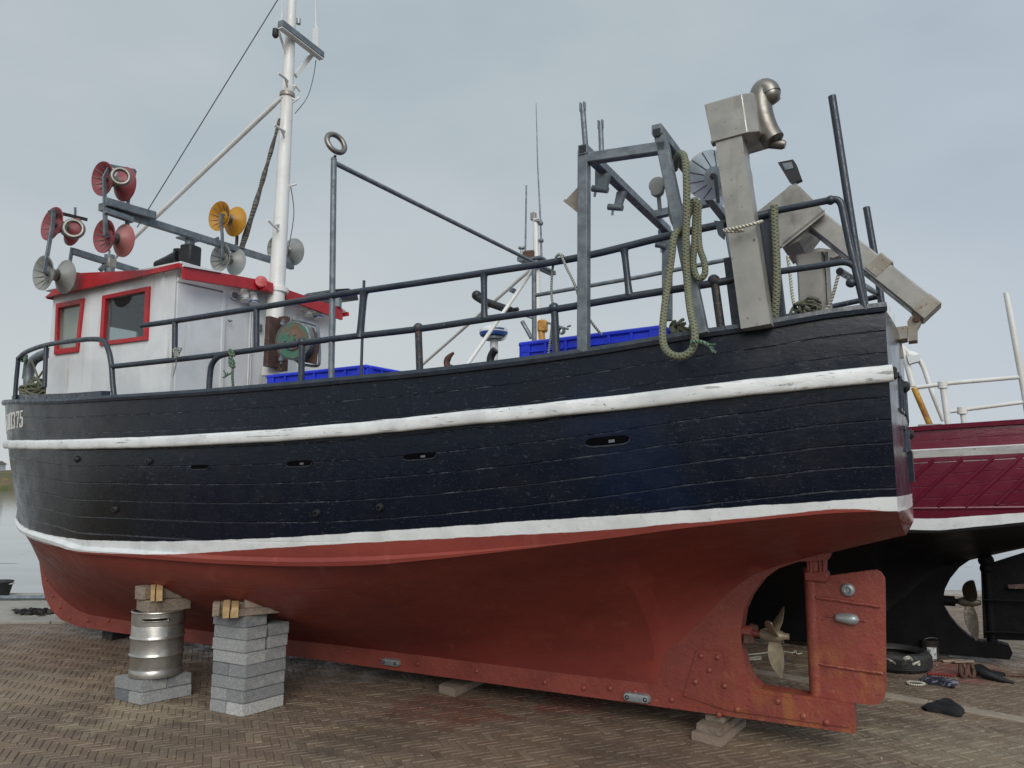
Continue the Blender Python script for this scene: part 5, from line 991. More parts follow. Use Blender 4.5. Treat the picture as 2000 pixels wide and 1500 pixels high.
def block(c, a, b, h, name, mat, label, cat, grp, bev=.005, jit=.0018): o = slab_mesh(c, a, b, h, bev, jit).build(name, mat); o.location = V(c); q_ = random.choice((.05, .2, .3, .35, .5, .6, .95)); o.color = (q_, q_, q_, 1); return tag(o, label, cat, grp)
f, a, b = foot((475, 1401), (410, 1388), (557, 1378)); b = b*.98
hgt_ = pY(492, 1203, loc(f)[1]-.02)[2]/8
ORD = ('bottom', 'second lowest', 'third lowest', 'fourth lowest', 'fourth highest', 'third highest', 'second highest', 'topmost')
GRPB = 'concrete blocks of the tall stack'
for k in range(8):
    j = unit(a)*random.uniform(-.006, .006)+unit(b)*random.uniform(-.006, .006)
    if k == 7: j = j*0+unit(a)*.02
    z = k*hgt_; g_ = .985
    if k in (0, 1, 3):
        for t, sd_ in ((.25, 'near'), (.75, 'far')): block(f+a*t+b*.5+j+V([0, 0, z]), a*.5*g_, b, hgt_-.003, 'concrete_block', 'block', f'grey concrete block, {ORD[k]} course of the tall stack, {sd_} side', 'concrete block', GRPB)
    elif k == 7: block(f+a*.5+b*.27+j+V([0, 0, z]), a, b*.52, hgt_-.003, 'concrete_block', 'block', 'grey concrete block, topmost of the tall stack, under the wooden wedges', 'concrete block', GRPB)
    else:
        for t, sd_ in ((.25, 'bow half'), (.75, 'stern half')): block(f+a*.5+b*t+j+(unit(b)*.022 if (k in (5, 6) and t > .5) else 0)+V([0, 0, z]), a, b*.5*g_, hgt_-.003, 'concrete_block', 'block', f'grey concrete block, {ORD[k]} course of the tall stack, {sd_}', 'concrete block', GRPB)
STK_TOP = 8*hgt_; SF, SA, SB = f, a, b
f2, a2, b2 = foot((276, 1378), (223, 1366), (374, 1358)); h2 = .092
for k, spl in ((0, 'a'), (1, 'b')):
    for t, sd_ in ((.25, 0), (.75, 1)):
        if spl == 'a': block(f2+a2*t+b2*.5, a2*.49, b2, h2-.003, 'concrete_block', 'block', ('grey concrete block under the keg, lower layer, end nearest the camera', 'dark grey concrete block under the keg, lower layer, bow side')[sd_], 'concrete block', 'concrete blocks under the keg')
        else: block(f2+a2*.5+b2*t+V([0, 0, h2])+unit(a2)*.01, a2*1.02, b2*.49, h2-.003, 'concrete_block', 'block', ('pale concrete block directly under the keg, upper layer, bow half', 'pale concrete block directly under the keg, upper layer, stern half')[sd_], 'concrete block', 'concrete blocks under the keg')
kc = f2+a2*.5+b2*.52; kc[2] = 2*h2
kd = kc[1]; KR = 46.5/FPX*math.hypot(kc[1], 0)*1.02; KH = pY(305, 1190, loc(kc)[1])[2]-2*h2
keg = empty('beer_keg', kc, ROT, 'dented steel beer keg standing on concrete blocks under the bow', 'keg', world=True)
m_ = MB(); r = KR; H = KH
pf = [(r*.95, .0), (r*.98, .004), (r*.985, .012), (r*.985, .045), (r*.955, .056), (r*.945, .064), (r*.965, .085)]
for q in (.335, .60): pf += [(r*.97, (q-.035)*H), (r*.985, (q-.018)*H), (r*1.012, (q-.007)*H), (r*1.016, q*H), (r*1.012, (q+.007)*H), (r*.985, (q+.018)*H), (r*.97, (q+.035)*H)]
pf += [(r*.97, .785*H), (r*.955, .80*H), (r*.93, .81*H), (r*.80, .83*H), (r*.3, .84*H), (.001, .845*H)]
lathe(m_, (0, 0, 0), (0, 0, 1), pf, 48); m_.build('body', 'keg', keg)
m_ = MB(); cen = wor(loc(kc)); cam_dir = math.atan2(*(loc(_C)-loc(kc))[1::-1]); nS = 48; hole = []
th_h = cam_dir-.12
rows = [.80*H, .865*H, .875*H, .925*H, .935*H, .985*H, H]; vs = []
for z in rows:
    for k in range(nS): t = 2*math.pi*k/nS+th_h+math.pi/nS; vs.append((r*.985*math.cos(t), r*.985*math.sin(t), z))
fs = []
for i in range(len(rows)-1):
    for k in range(nS):
        if i in (2,) and (k >= nS-4 or k < 3): continue
        fs.append((i*nS+k, i*nS+(k+1) % nS, (i+1)*nS+(k+1) % nS, (i+1)*nS+k))
m_.add(vs, fs, True); m_.add([(x*.975, y*.975, z) for x, y, z in vs], [q[::-1] for q in fs], True)
tube(m_, [(r*.975*math.cos(t), r*.975*math.sin(t), H) for t in np.linspace(0, 2*math.pi, 48, endpoint=False)], .009, 8, closed=True); m_.build('top_ring', 'keg', keg)
m_ = MB(); z1, z2 = .875*H, .925*H; t1, t2 = 2*math.pi*(-4)/nS+th_h+math.pi/nS, 2*math.pi*3/nS+th_h+math.pi/nS; lp_ = [(t1, z1), (t2, z1), (t2+.03, (z1+z2)/2), (t2, z2), (t1, z2), (t1-.03, (z1+z2)/2)]; tube(m_, smooth_path([(r*.985*math.cos(t), r*.985*math.sin(t), z) for t, z in [(t1, z1), ((t1+t2)/2, z1), (t2, z1), (t2+.03, (z1+z2)/2), (t2, z2), ((t1+t2)/2, z2), (t1, z2), (t1-.03, (z1+z2)/2)]], 3, True), .006, 6, closed=True); m_.build('handle_slot', 'chrome', keg)
KT = 2*h2+KH
def under(x, y):                                                      # height of the hull bottom above (x, y) in the boat frame
    best = None
    for i in range(0, NT):
        t = i/NT; xx = X0+(XE_C-X0)*t
        if abs(xx-x) < .05:
            for k in range(60):
                p = low_pt(t, k/59)
                if p[1] >= y: return p[2]
    return 1.0
def wblock(c, size, rz, name, mat, label, jit=.006, tilt=0, cat='timber', grp='packing timbers under the hull'):
    m_ = MB(); box(m_, (0, 0, size[2]/2), size, 0, .005, mat=Matrix.Rotation(rz, 4, 'Z') @ Matrix.Rotation(tilt, 4, 'Y'), jit=jit); o = m_.build(name, mat); o.location = V(c); return tag(o, label, cat, grp)
def wwedge(c, l, wd, h1, h2, rz, name, mat, label, cat='wedge', grp='packing timbers under the hull'):
    m_ = MB(); P = [(-l/2, -wd/2, 0), (l/2, -wd/2, 0), (l/2, wd/2, 0), (-l/2, wd/2, 0), (-l/2, -wd/2, h1), (l/2, -wd/2, h2), (l/2, wd/2, h2), (-l/2, wd/2, h1)]; c_, s_ = math.cos(rz), math.sin(rz)
    m_.add([(x*c_-y*s_+random.uniform(-.004, .004), x*s_+y*c_+random.uniform(-.004, .004), z) for x, y, z in P], [(3, 2, 1, 0), (4, 5, 6, 7), (0, 1, 5, 4), (1, 2, 6, 5), (2, 3, 7, 6), (3, 0, 4, 7)]); o = m_.build(name, mat); o.location = V(c); return tag(o, label, cat, grp)
ab = math.atan2(b2[1], b2[0]); aa = math.atan2(a2[1], a2[0]); lk = loc(kc)
kp = lambda u, v, z: (lambda d: _C+((lk[1]+.12-loc(_C)[1])/(d@EY))*d)(ray(u, v))
zt1 = KT; kb = kc+V([0, 0, KH+.001])
toc = unit(V([-kc[0], -kc[1], 0])); sid = V([-toc[1], toc[0], 0])
wblock(kb+toc*.02+sid*.035, (.34, .24, .095), ab, 'timber_block', 'wood_old', 'thick weathered timber block lying across the top of the keg'); zt1 = kb+V([0, 0, .098])
wblock(zt1+toc*.05+sid*-.105, (.13, .11, .10), aa, 'timber_block', 'wood_old', 'dark weathered offcut wedged under the hull at the bow end above the keg')
wwedge(zt1+toc*.12+sid*-.055, .17, .032, .11, .085, math.atan2(toc[1], toc[0]), 'timber_wedge', 'wood_new', 'narrow pale fresh wedge above the keg, the one nearer the bow')
wwedge(zt1+toc*.13+sid*-.005, .17, .042, .115, .085, math.atan2(toc[1], toc[0]), 'timber_wedge', 'wood_new', 'wide pale fresh wedge above the keg, the one nearer the stern')
wwedge(zt1+toc*-.02+sid*.12, .26, .20, .105, .03, math.atan2(sid[1], sid[0]), 'timber_wedge', 'wood_old', 'grey weathered wedge tapering to the stern above the keg')
SC_ = SF+SA*.5+SB*.27; st = V([SC_[0], SC_[1], STK_TOP-.001]); toc2 = unit(V([-SC_[0], -SC_[1], 0])); sid2 = V([-toc2[1], toc2[0], 0]); sba = math.atan2(SB[1], SB[0])
wblock(st+toc2*.05-sid2*.185, (.11, .05, .10), math.atan2(toc2[1], toc2[0]), 'timber_block', 'wood_old', 'brown upright timber at the bow end of the top of the tall stack')
wwedge(st+toc2*.12-sid2*.115, .20, .048, .105, .08, math.atan2(toc2[1], toc2[0]), 'timber_wedge', 'wood_new', 'pale fresh wedge on the tall stack, nearer the bow')
wwedge(st+toc2*.12-sid2*.055, .20, .05, .095, .075, math.atan2(toc2[1], toc2[0]), 'timber_wedge', 'wood_new', 'pale fresh wedge on the tall stack, nearer the stern')
wblock(st-toc2*.01-sid2*.05, (.30, .10, .085), math.atan2(sid2[1], sid2[0]), 'timber_block', 'wood_old', 'weathered timber lying behind the fresh wedges on the tall stack')
wwedge(st+toc2*.05+sid2*.11+V([0, 0, .048]), .19, .10, .10, .015, math.atan2(sid2[1], sid2[0]), 'timber_wedge', 'wood_red', 'steep red-stained wedge touching the hull on the tall stack')
wblock(st+toc2*.10+sid2*.105, (.42, .085, .048), math.atan2(sid2[1], sid2[0])+.28, 'timber_plank', 'wood_old', 'grey plank end jutting sternward over the top of the tall stack')
# timbers under the keel
def ktimber(F_, L_, R_, z0, h, label, mat='wood_red'):
    f, a, b = foot(F_, L_, R_); return block(f+(a+b)/2+V([0, 0, z0]), a, b, h, 'keel_timber', mat, label, 'timber', 'timbers under the keel', .004, .004)
ktimber((1409, 1462), (1350, 1445), (1457, 1420), 0, .055, 'bottom plank of the timbers under the stern end of the keel')
f, a, b = foot((1409, 1462), (1350, 1445), (1457, 1420)); tb = math.atan2(b[1], b[0])
block(f+a*.48+b*.52+V([0, 0, .056]), a*.82, b*.9, .05, 'keel_timber', 'wood_old', 'middle plank of the timbers under the stern end of the keel', 'timber', 'timbers under the keel', .004, .004)
block(f+a*.45+b*.62+V([0, 0, .107]), a*.62, b*.7, .044, 'keel_timber', 'wood_old', 'top plank of the timbers under the stern end of the keel', 'timber', 'timbers under the keel', .004, .004)
ktimber((888, 1363), (857, 1353), (952, 1332), 0, .065, 'long pinkish plank lying under the middle of the keel'); f, a, b = foot((888, 1363), (857, 1353), (952, 1332))
block(f+a*.5+b*.9+V([0, 0, .066]), a*1.5, b*.5, .052, 'keel_timber', 'wood_old', 'short plank on the long pinkish one under the middle of the keel', 'timber', 'timbers under the keel', .004, .004)
ktimber((218, 1252), (199, 1246), (262, 1241), 0, .075, 'black tarred timber under the bow end of the keel', 'wood_black')

# ------------------------------------------------------------------ the maroon boat behind
S2 = .86
T2 = loc(G(1972, 1287, .06)); Y2 = T2[1]; ZO = .06-.15*S2
other = empty('fishing_boat', (T2[0], T2[1], 0), ROT, 'maroon fishing boat with black bottom standing behind the navy boat', 'boat')
tolocal = lambda p: V([p[0]-T2[0], p[1]-T2[1], p[2]])
p2 = lambda u, v, y=Y2+1.2: tolocal(pY(u, v, y))
def z_at(u, v, yy=1.12): q = p2(u, v, Y2+yy*S2); return q[0]/S2, (q[2]-ZO)/S2
# paint lines of this hull measured where they show beside the transom of the navy boat
ta, tb_ = z_at(1800, 1014), z_at(1990, 1001); ba_, bb_ = z_at(1800, 1037), z_at(1990, 1020)
def line(a, b, k): s = (b[1]-a[1])/(b[0]-a[0]); return lambda x: a[1]+s*(min(x, .6)-a[0])-.012*max(0, min(x, 3.5)-.6)*k+.03*max(0, x-5)
zt2, zb2 = line(ta, tb_, 1), line(ba_, bb_, 1)
sv = (zs_, zc_)
sa, sb_ = z_at(1790, 842, 1.17), z_at(1998, 826, 1.2); sl2 = (sb_[1]-sa[1])/(sb_[0]-sa[0])
zs2 = lambda x: sa[1]+sl2*(min(x, .8)-sa[0])*1.0 + (sv[0](x)-sv[0](.8) if x > .8 else 0)*.9
zs_ = zs2; zc2 = lambda x: min(zb2(x)-.03+.12*max(0, x-6.5)**1.2, zs2(x)-.5); zc_ = zc2
h2o = build_hull('hull', 'hull_back', other, S2, zt2, zb2); h2o.location.z = ZO
def hull2(x, z): p = hull_at(x/S2, (z-ZO)/S2); return V([p[0]*S2, p[1]*S2, p[2]*S2+ZO])
def on2(u, v):
    y = 1.0
    for _ in range(40): p = p2(u, v, Y2+y); y = .5*y+.5*hull2(p[0], p[2])[1]
    return hull2(p[0], p[2])
m_ = MB(); P = [on2(u, v)+V([0, .01, 0]) for u, v in ((2000, 881), (1940, 884), (1880, 887), (1780, 892))]; d = unit(P[-1]-P[0]); P = [P[0]-d*.5]+P+[P[-1]+d*1.5]; sweep_rail(m_, P[::-1], [(.0+.05*0-.03, -.05)]+[(-.04*math.cos(a), .062*math.sin(a)) for a in np.linspace(-1.4, 1.4, 8)]+[(.03, .05)]); rr = m_.build('rub_rail', 'white_rail', h2o); rr.location.z = -ZO
for a, b in (((1780, 938), (1824, 898)), ((1782, 984), (1880, 896)), ((1832, 990), (1940, 894)), ((1886, 990), (1994, 892)), ((1946, 986), (2030, 905)), ((2006, 980), (2090, 900))):
    m_ = MB(); tube(m_, [on2(a[0]+(b[0]-a[0])*t, a[1]+(b[1]-a[1])*t) for t in np.linspace(0, 1, 8)], .017, 8); o = m_.build('diagonal_batten', 'hull_back', h2o); o.location.z = -ZO
    at_ = o.data.attributes.new('ht', 'FLOAT', 'POINT'); at_.data.foreach_set('value', [1.]*len(o.data.vertices)); at_ = o.data.attributes.new('hb', 'FLOAT', 'POINT'); at_.data.foreach_set('value', [1.]*len(o.data.vertices)); at_ = o.data.attributes.new('pl', 'FLOAT', 'POINT'); at_.data.foreach_set('value', [.25]*len(o.data.vertices))
m_ = MB(); tube(m_, [on2(u, 993-(u-1780)*.01) for u in range(1780, 2080, 30)], .014, 8); o = m_.build('chine_batten', 'hull_back', h2o); o.location.z = -ZO
for nm, vl in (('ht', 1.), ('hb', 1.), ('pl', .25)): at_ = o.data.attributes.new(nm, 'FLOAT', 'POINT'); at_.data.foreach_set('value', [vl]*len(o.data.vertices))
pts = [V([x*S2, (bs(x)-.02)*S2, zs_(x)*S2+ZO+.012]) for x in np.linspace(9.7, -.36, 60)]
m_ = MB(); sweep_rail(m_, pts, [(-.05, -.02), (.045, -.02), (.05, .02), (-.05, .024)]); sweep_rail(m_, [p*V([1, -1, 1]) for p in pts][::-1], [(-.05, -.02), (.045, -.02), (.05, .02), (-.05, .024)])
o = m_.build('rail_cap', 'hull_back', other)
for nm, vl in (('ht', 1.), ('hb', 1.), ('pl', .25)): at_ = o.data.attributes.new(nm, 'FLOAT', 'POINT'); at_.data.foreach_set('value', [vl]*len(o.data.vertices))
m_ = MB(); vs = []; DZ2 = 1.45; xs = np.linspace(-.3, 7.6, 30)
for x in xs: y = hull2(x, DZ2)[1]-.03; vs += [(x, y, DZ2), (x, -y, DZ2)]
m_.add(vs, [(2*i, 2*i+1, 2*i+3, 2*i+2) for i in range(29)]); m_.build('deck', 'wood_old', other)
pk2 = lambda u, v: p2(u, v, Y2+.08)
ap = [pk2(*q) for q in ((1972, 1289), (1978, 1276), (1972, 1262), (1955, 1257), (1915, 1253), (1895, 1245), (1872, 1225), (1856, 1205), (1846, 1188), (1842, 1170), (1846, 1150), (1856, 1130), (1874, 1108), (1900, 1090), (1925, 1083), (1938, 1083), (1946, 1078))]
m_ = MB(); low = [V([x*S2, .0, (zl_(x)+.03)*S2+ZO]) for x in (.12, .35, .55, .75, .95, 1.2, 1.42, 1.8, 2.5, 3.5, 4.5, 5.5, 6.5, 7.5, 8.1, 8.6)]
bt = [V([8.6*S2, 0, .5*S2+ZO]), V([8.0*S2, 0, .02]), V([4*S2, 0, .03])]
plate(m_, [(p[0], 0, p[2]) for p in ap]+[tuple(p) for p in low]+[tuple(p) for p in bt], .15, (0, 1, 0)); k2 = m_.build('keel', 'black_hull', other); bm = bmesh.new(); bm.from_mesh(k2.data); bmesh.ops.triangulate(bm, faces=[f for f in bm.faces if len(f.verts) > 4]); bm.to_mesh(k2.data); bm.free()
m_ = MB(); plate(m_, [(p[0], 0, p[2]) for p in [pk2(*q) for q in ((1916, 1095), (1924, 1088), (1934, 1090), (1940, 1100), (2010, 1078), (2060, 1085), (2066, 1255), (1960, 1252), (1922, 1249))]], .05, (0, 1, 0)); r2 = m_.build('rudder', 'black_hull', other)
m_ = MB(); p = pk2(1927, 1100); tube(m_, [(p[0], 0, p[2]-.75), (p[0], 0, p[2]+.12)], .045, 12); ball(m_, (p[0], 0, p[2]+.02), .07); ball(m_, (p[0], 0, p[2]-.06), .06); m_.build('rudder_stock', 'black_hull', r2)
for v_ in (1172, 1234): m_ = MB(); tube(m_, [pk2(1924, v_), pk2(2060, v_+4)], .012, 6); m_.build('rudder_rib', 'black_hull', r2)
m_ = MB(); plate(m_, [pk2(*q) for q in ((1968, 1142), (2010, 1140), (2012, 1150), (1970, 1149))], .02, (0, 1, 0)); m_.build('anode', 'rust', r2)
PH2 = p2(1893, 1176, Y2); m_ = MB(); lathe(m_, PH2, (-1, 0, 0), [(.0005, -.09), (.03, -.09), (.045, -.05), (.045, .02), (.03, .07), (.018, .10), (.0005, .102)], 14); pr2 = m_.build('propeller', 'bronze_dark', other)
for src in prop.children:
    o = src.copy(); o.data = src.data.copy(); COL.objects.link(o); o.parent = pr2; off = Vector(PH2-PH); R_ = Matrix.Translation(Vector(PH2)) @ Matrix.Rotation(.25, 4, 'X') @ Matrix.Scale(1.32, 4) @ Matrix.Translation(-Vector(PH)); o.data.transform(R_); o.data.materials.clear(); o.data.materials.append(MAT['bronze_dark'])
m_ = MB(); tube(m_, [PH2, PH2+V([.4, 0, 0])], .025, 10); tube(m_, [PH2+V([.12, 0, 0]), PH2+V([.4, 0, 0])], .05, 10); m_.build('propeller_shaft', 'black_hull', other)
# white rails and gear on its quarter
YR = Y2+1.0; YI = Y2+.2
q2 = lambda u, v: p2(u, v, YR)
m_ = MB(); tube(m_, [q2(1790, 757), q2(1860, 748), q2(2010, 735)], .019, 10); tube(m_, [q2(1856, 804), q2(2010, 784)], .017, 10); wr = m_.build('guard_rail', 'white_mast', other)
for a, b in (((1841, 752), (1853, 840)), ((1879, 802), (1884, 838))): m_ = MB(); tube(m_, [q2(*a), q2(*b)], [.027, .021][b[0] > 1860], 10); lathe(m_, q2(*a)+V([0, 0, .02]), (0, 0, -1), [(.001, -.02), (.04, -.01), (.04, .05), (.03, .052)], 12); m_.build('stanchion', 'white_mast', wr)
m_ = MB(); pd_ = p2(1965, 572, YR); tube(m_, [pd_, p2(1975, 625, YR), p2(2000, 760, YR), p2(2014, 850, YR)], [.022, .025, .027, .027], 12); m_.build('stern_pole', 'white_mast', other)
i2 = lambda u, v: p2(u, v, Y2+.75)
m_ = MB(); tube(m_, smooth_path([i2(1728, 615), i2(1745, 650), i2(1765, 690), i2(1783, 755)], 4), .028, 12); fr_ = m_.build('arch_frame', 'white_mast', other)
m_ = MB(); tube(m_, [i2(1785, 757), i2(1817, 832)], .027, 12); m_.build('frame_leg', 'yellow_rust', fr_)
m_ = MB(); tube(m_, smooth_path([i2(1758, 673), i2(1775, 690), i2(1790, 699), i2(1803, 716), i2(1820, 765), i2(1843, 822)], 4), .022, 12); tube(m_, [i2(1772, 692), i2(1795, 700)], .045, 10); m_.build('frame_leg', 'white_mast', fr_)
m_ = MB(); plate(m_, [i2(*q) for q in ((1772, 698), (1797, 692), (1798, 706), (1776, 712))], .1, (0, 1, 0)); m_.build('frame_box', 'white', fr_)
m_ = MB(); box(m_, i2(1817, 835), (.20, .25, .05), 0, .006); m_.build('frame_foot', 'stainless', fr_)
m_ = MB(); plate(m_, [p2(*q, Y2-.4) for q in ((1722, 600), (1738, 600), (1738, 615), (1746, 613), (1746, 650), (1748, 870), (1722, 872))], .25, (0, 1, 0)); m_.build('hatch_box', 'white', other)
# its mast, aerials and radar beyond the deck of the navy boat
YM = Y2+.1; n2 = lambda u, v: p2(u, v, YM)
base = n2(1052, 672); m_ = MB(); tube(m_, [V([base[0], base[1], DZ2]), base, n2(1048, 520), n2(1046, 428)], [.055, .048, .042, .040], 14); ms2 = m_.build('mast', 'white_mast', other)
m_ = MB(); box(m_, n2(1042, 423), (.07, .07, .11), 0, .01); box(m_, n2(1050, 432), (.10, .08, .05), 0, .01); m_.build('mast_lamp', 'stainless', ms2)
m_ = MB(); tube(m_, [n2(1058, 520), n2(1056, 440), n2(1050, 320), n2(1047, 202)], [.016, .013, .009, .005], 8); [ball(m_, n2(*q), .035) for q in ((1056, 436), (1057, 470))]; bar(m_, n2(1046, 436), n2(1056, 436), .03, .03); bar(m_, n2(1046, 470), n2(1057, 470), .03, .03); m_.build('whip_aerial', 'galv', ms2)
m_ = MB(); tube(m_, [n2(1026, 498), n2(1028, 362)], [.013, .011], 8); m_.build('whip_aerial', 'galv', ms2)
ctq = lambda u, v: tolocal(pX(u, v, T2[0]+base[0])); m_ = MB(); bar(m_, ctq(1016, 505), ctq(1080, 534), .09, .06); c2 = m_.build('crosstree', 'galv', ms2)
m_ = MB(); lathe(m_, n2(1019, 484), (0, 0, 1), [(.001, .02), (.05, .01), (.05, -.01), (.02, -.03), (.018, -.15), (.001, -.15)], 14); m_.build('gps_aerial', 'zinc', c2)
m_ = MB(); box(m_, n2(1035, 504), (.16, .16, .18), .2, .02); m_.build('mast_lamp', 'darkrust', c2); m_ = MB(); box(m_, n2(1049, 506), (.2, .16, .04), 0, .01); m_.build('mast_platform', 'galv', c2)
for a, b, yb in (((1036, 526), (825, 712), YM-.9), ((1040, 528), (906, 722), YM+.7)):
    m_ = MB(); tube(m_, [n2(*a), tolocal(pY(*b, yb))], .026, 10); m_.build('mast_strut', 'white_mast', ms2)
m_ = MB(); bar(m_, n2(1003, 563), n2(1000, 572), .09, .05); m_.build('strut_clip', 'galv', ms2)
m_ = MB(); tube(m_, smooth_path([n2(930, 579), n2(945, 588), n2(970, 597), n2(998, 607)], 5), .055, 10); tube(m_, [n2(998, 606), n2(1012, 604)], .03, 8); ball(m_, n2(931, 577), .07); m_.build('curved_light_bar', 'black', ms2)
m_ = MB(); tube(m_, [n2(1000, 609), n2(1110, 643)], .014, 8); tube(m_, [n2(1020, 628), n2(1038, 660)], .03, 8); lathe(m_, n2(1096, 646), (0, 1, 0), [(.03, -.03), (.05, -.03), (.05, .03), (.03, .03)], 14); tube(m_, [n2(1108, 638), n2(1115, 636)], .012, 6); m_.build('instrument_arm', 'galv', ms2)
m_ = MB(); box(m_, n2(1060, 637), (.12, .12, .16), .2, .02); tube(m_, [n2(1056, 640), n2(1060, 690)], .05, 10); m_.build('mast_clamp', 'yellow_rust', ms2)
pr_ = n2(965, 655); m_ = MB(); tube(m_, [V([pr_[0], pr_[1], DZ2]), pr_], .055, 12); tube(m_, smooth_path([n2(975, 663), n2(985, 662), n2(990, 654)], 4), .01, 6); rad_ = m_.build('radar_post', 'white', other)
rr_ = abs(n2(940, 650)[0]-n2(988, 650)[0])/2; c = n2(964, 659)
m_ = MB(); lathe(m_, c, (0, 0, 1), [(.001, .150), (rr_*.6, .146), (rr_*.9, .128), (rr_, .10), (rr_, .055), (.001, .055)], 28); dm = m_.build('radar_dome', 'white', rad_); m_ = MB(); lathe(m_, c, (0, 0, 1), [(rr_*1.005, .066), (rr_*1.01, .055), (rr_*.93, .02), (rr_*.7, .0), (.001, .0)], 28); m_.build('radar_base', 'blue_cap', dm)
m_ = MB()                                                             # row of small illegible blue marks on the dome
for k in range(7): t = -1.9+.13*k+ROT*0; a_ = math.atan2(*(loc(_C)-V([T2[0]+c[0], T2[1]+c[1], 0]))[1::-1])+.75-.13*k; box(m_, c+V([rr_*.985*math.cos(a_), rr_*.985*math.sin(a_), .094]), (.02, .022, .020), a_, .002)
m_.build('dome_lettering', 'blue_cap', dm)
m_ = MB(); lathe(m_, c, (0, 0, 1), [(.001, -.0), (rr_*.75, -.0), (rr_*.75, -.03), (.001, -.03)], 20); m_.build('radar_bracket', 'galv', rad_)
zs_, zc_ = sv

# ------------------------------------------------------------------ odds and ends on the ground
tyc = G(1752, 1303, 0); tyr = empty('tyre', tyc, 0, 'worn black car tyre lying flat on the bricks behind the red rudder', 'tyre', world=True)
R_ = 60/FPX*(tyc[1])*1.0; Ht = .17; m_ = MB(); pf = [(R_*.66, .02), (R_*.80, .0), (R_*.92, .012), (R_*.975, .04)]
for k in range(6): z = .035+k*.016; pf += [(R_, z), (R_, z+.011), (R_*.982, z+.012), (R_*.982, z+.0155)]
pf += [(R_*.975, Ht-.035), (R_*.92, Ht-.01), (R_*.80, Ht), (R_*.66, Ht-.02), (R_*.62, Ht-.04), (R_*.80, Ht-.06), (R_*.84, Ht/2), (R_*.80, .06), (R_*.62, .04), (R_*.66, .02)]
lathe(m_, (0, 0, 0), (0, 0, 1), pf, 56); m_.build('tread', 'rubber', tyr)
def gl(pts, r, mat, name, label, cat, grp=None, n=5, s=7): m_ = MB(); tube(m_, smooth_path([V(p) for p in pts], n), r, s); o = m_.build(name, mat); recenter(o); return tag(o, label, cat, grp)
zz = lambda u, v, z: G(u, v, z)
m_ = MB(); tube(m_, smooth_path([zz(1731, 1287, .17), zz(1740, 1290, .18), zz(1748, 1296, .11)], 4), .008, 6); tube(m_, smooth_path([zz(1764, 1298, .10), zz(1766, 1286, .20), zz(1776, 1283, .20), zz(1781, 1290, .16)], 4), .009, 6); tube(m_, smooth_path([zz(1766, 1297, .12), zz(1769, 1288, .20), zz(1776, 1286, .20)], 4), .008, 6); tube(m_, [zz(1784, 1297, .165), zz(1797, 1292, .17), zz(1795, 1298, .165)], .012, 5)
tag(recenter(m_.build('cord', 'rope_white')), 'pale cord coiled inside the black tyre, its loops showing over the edge', 'cord')
gl([zz(1771, 1332, .012), zz(1780, 1331, .012), zz(1800, 1333, .02), zz(1806, 1336, .012), zz(1795, 1338, .012), zz(1776, 1336, .012), zz(1771, 1332, .012)], .008, 'rope_white', 'cord', 'pale loop of cord on the bricks in front of the tyre', 'cord')
def clothlump(cu, cv, lu, wv, hh, mat, label, seed, name='cloth'):
    c = G(cu, cv); sx = lu/FPX*c[1]/2; sy = .5*(G(cu, cv-wv/2)[1]-G(cu, cv+wv/2)[1]); rs = np.random.RandomState(seed); m_ = MB(); nu, nv = 34, 18; ph = rs.uniform(0, 6, 8); vs = []
    for i in range(nu+1):
        for j in range(nv+1):
            a, b = 2*i/nu-1, 2*j/nv-1; rr = math.sqrt(min(1, a*a*.9+b*b*.9)); e = 1+.16*math.sin(3*math.atan2(b, a)+ph[0])+.10*math.sin(5*math.atan2(b, a)+ph[1])
            h = hh*max(0, 1-rr**4)**.7*(.62+.20*math.sin(3.5*a+ph[2]+1.5*b)+.12*math.sin(6*b+ph[3]+2*a)+.06*math.sin(15*a+ph[4]+9*b))
            vs.append((c[0]+a*sx*e*math.sqrt(max(0, 1-b*b*.5)), c[1]+b*sy*e*math.sqrt(max(0, 1-a*a*.5)), .004+max(h, 0)))
    m_.add(vs, [(i*(nv+1)+j, (i+1)*(nv+1)+j, (i+1)*(nv+1)+j+1, i*(nv+1)+j+1) for i in range(nu) for j in range(nv)], True); o = m_.build(name, mat); recenter(o); return tag(o, label, 'cloth')
clothlump(1846, 1388, 72, 22, .075, 'cloth_black', 'crumpled black cloth on the pale kerb strip', 4)
clothlump(1838, 1334, 60, 18, .055, 'cloth_navy', 'crumpled navy striped cloth beside the tyre', 9)
tn = G(1818, 1288); tin = empty('paint_tin', tn, 0, 'dark paint tin with a pale label standing by the keel of the maroon boat', 'paint tin', world=True)
m_ = MB(); rt_ = .078; lathe(m_, (0, 0, 0), (0, 0, 1), [(.001, 0), (rt_, 0), (rt_*1.03, .006), (rt_, .012), (rt_, .17), (rt_*1.04, .176), (rt_*1.04, .186), (rt_*.9, .186), (rt_*.88, .178), (.001, .178)], 26); m_.build('body', 'tin', tin)
m_ = MB(); a0_ = math.atan2(-tn[1], -tn[0]); vs = []
for t in np.linspace(a0_-.35, a0_+.75, 10): vs += [(rt_*1.012*math.cos(t), rt_*1.012*math.sin(t), .02), (rt_*1.012*math.cos(t), rt_*1.012*math.sin(t), .13)]
m_.add(vs+[(x*.97, y*.97, z) for x, y, z in vs], [(2*i, 2*i+2, 2*i+3, 2*i+1) for i in range(9)]+[(20+2*i, 20+2*i+1, 20+2*i+3, 20+2*i+2) for i in range(9)], True); m_.build('label', 'tin_label', tin)
m_ = MB(); tube(m_, smooth_path([(-rt_, 0, .15), (-rt_*.8, -.03, .20), (0, -.04, .215), (rt_*.8, -.03, .20), (rt_, 0, .15)], 4), .003, 6); m_.build('handle', 'wire', tin)
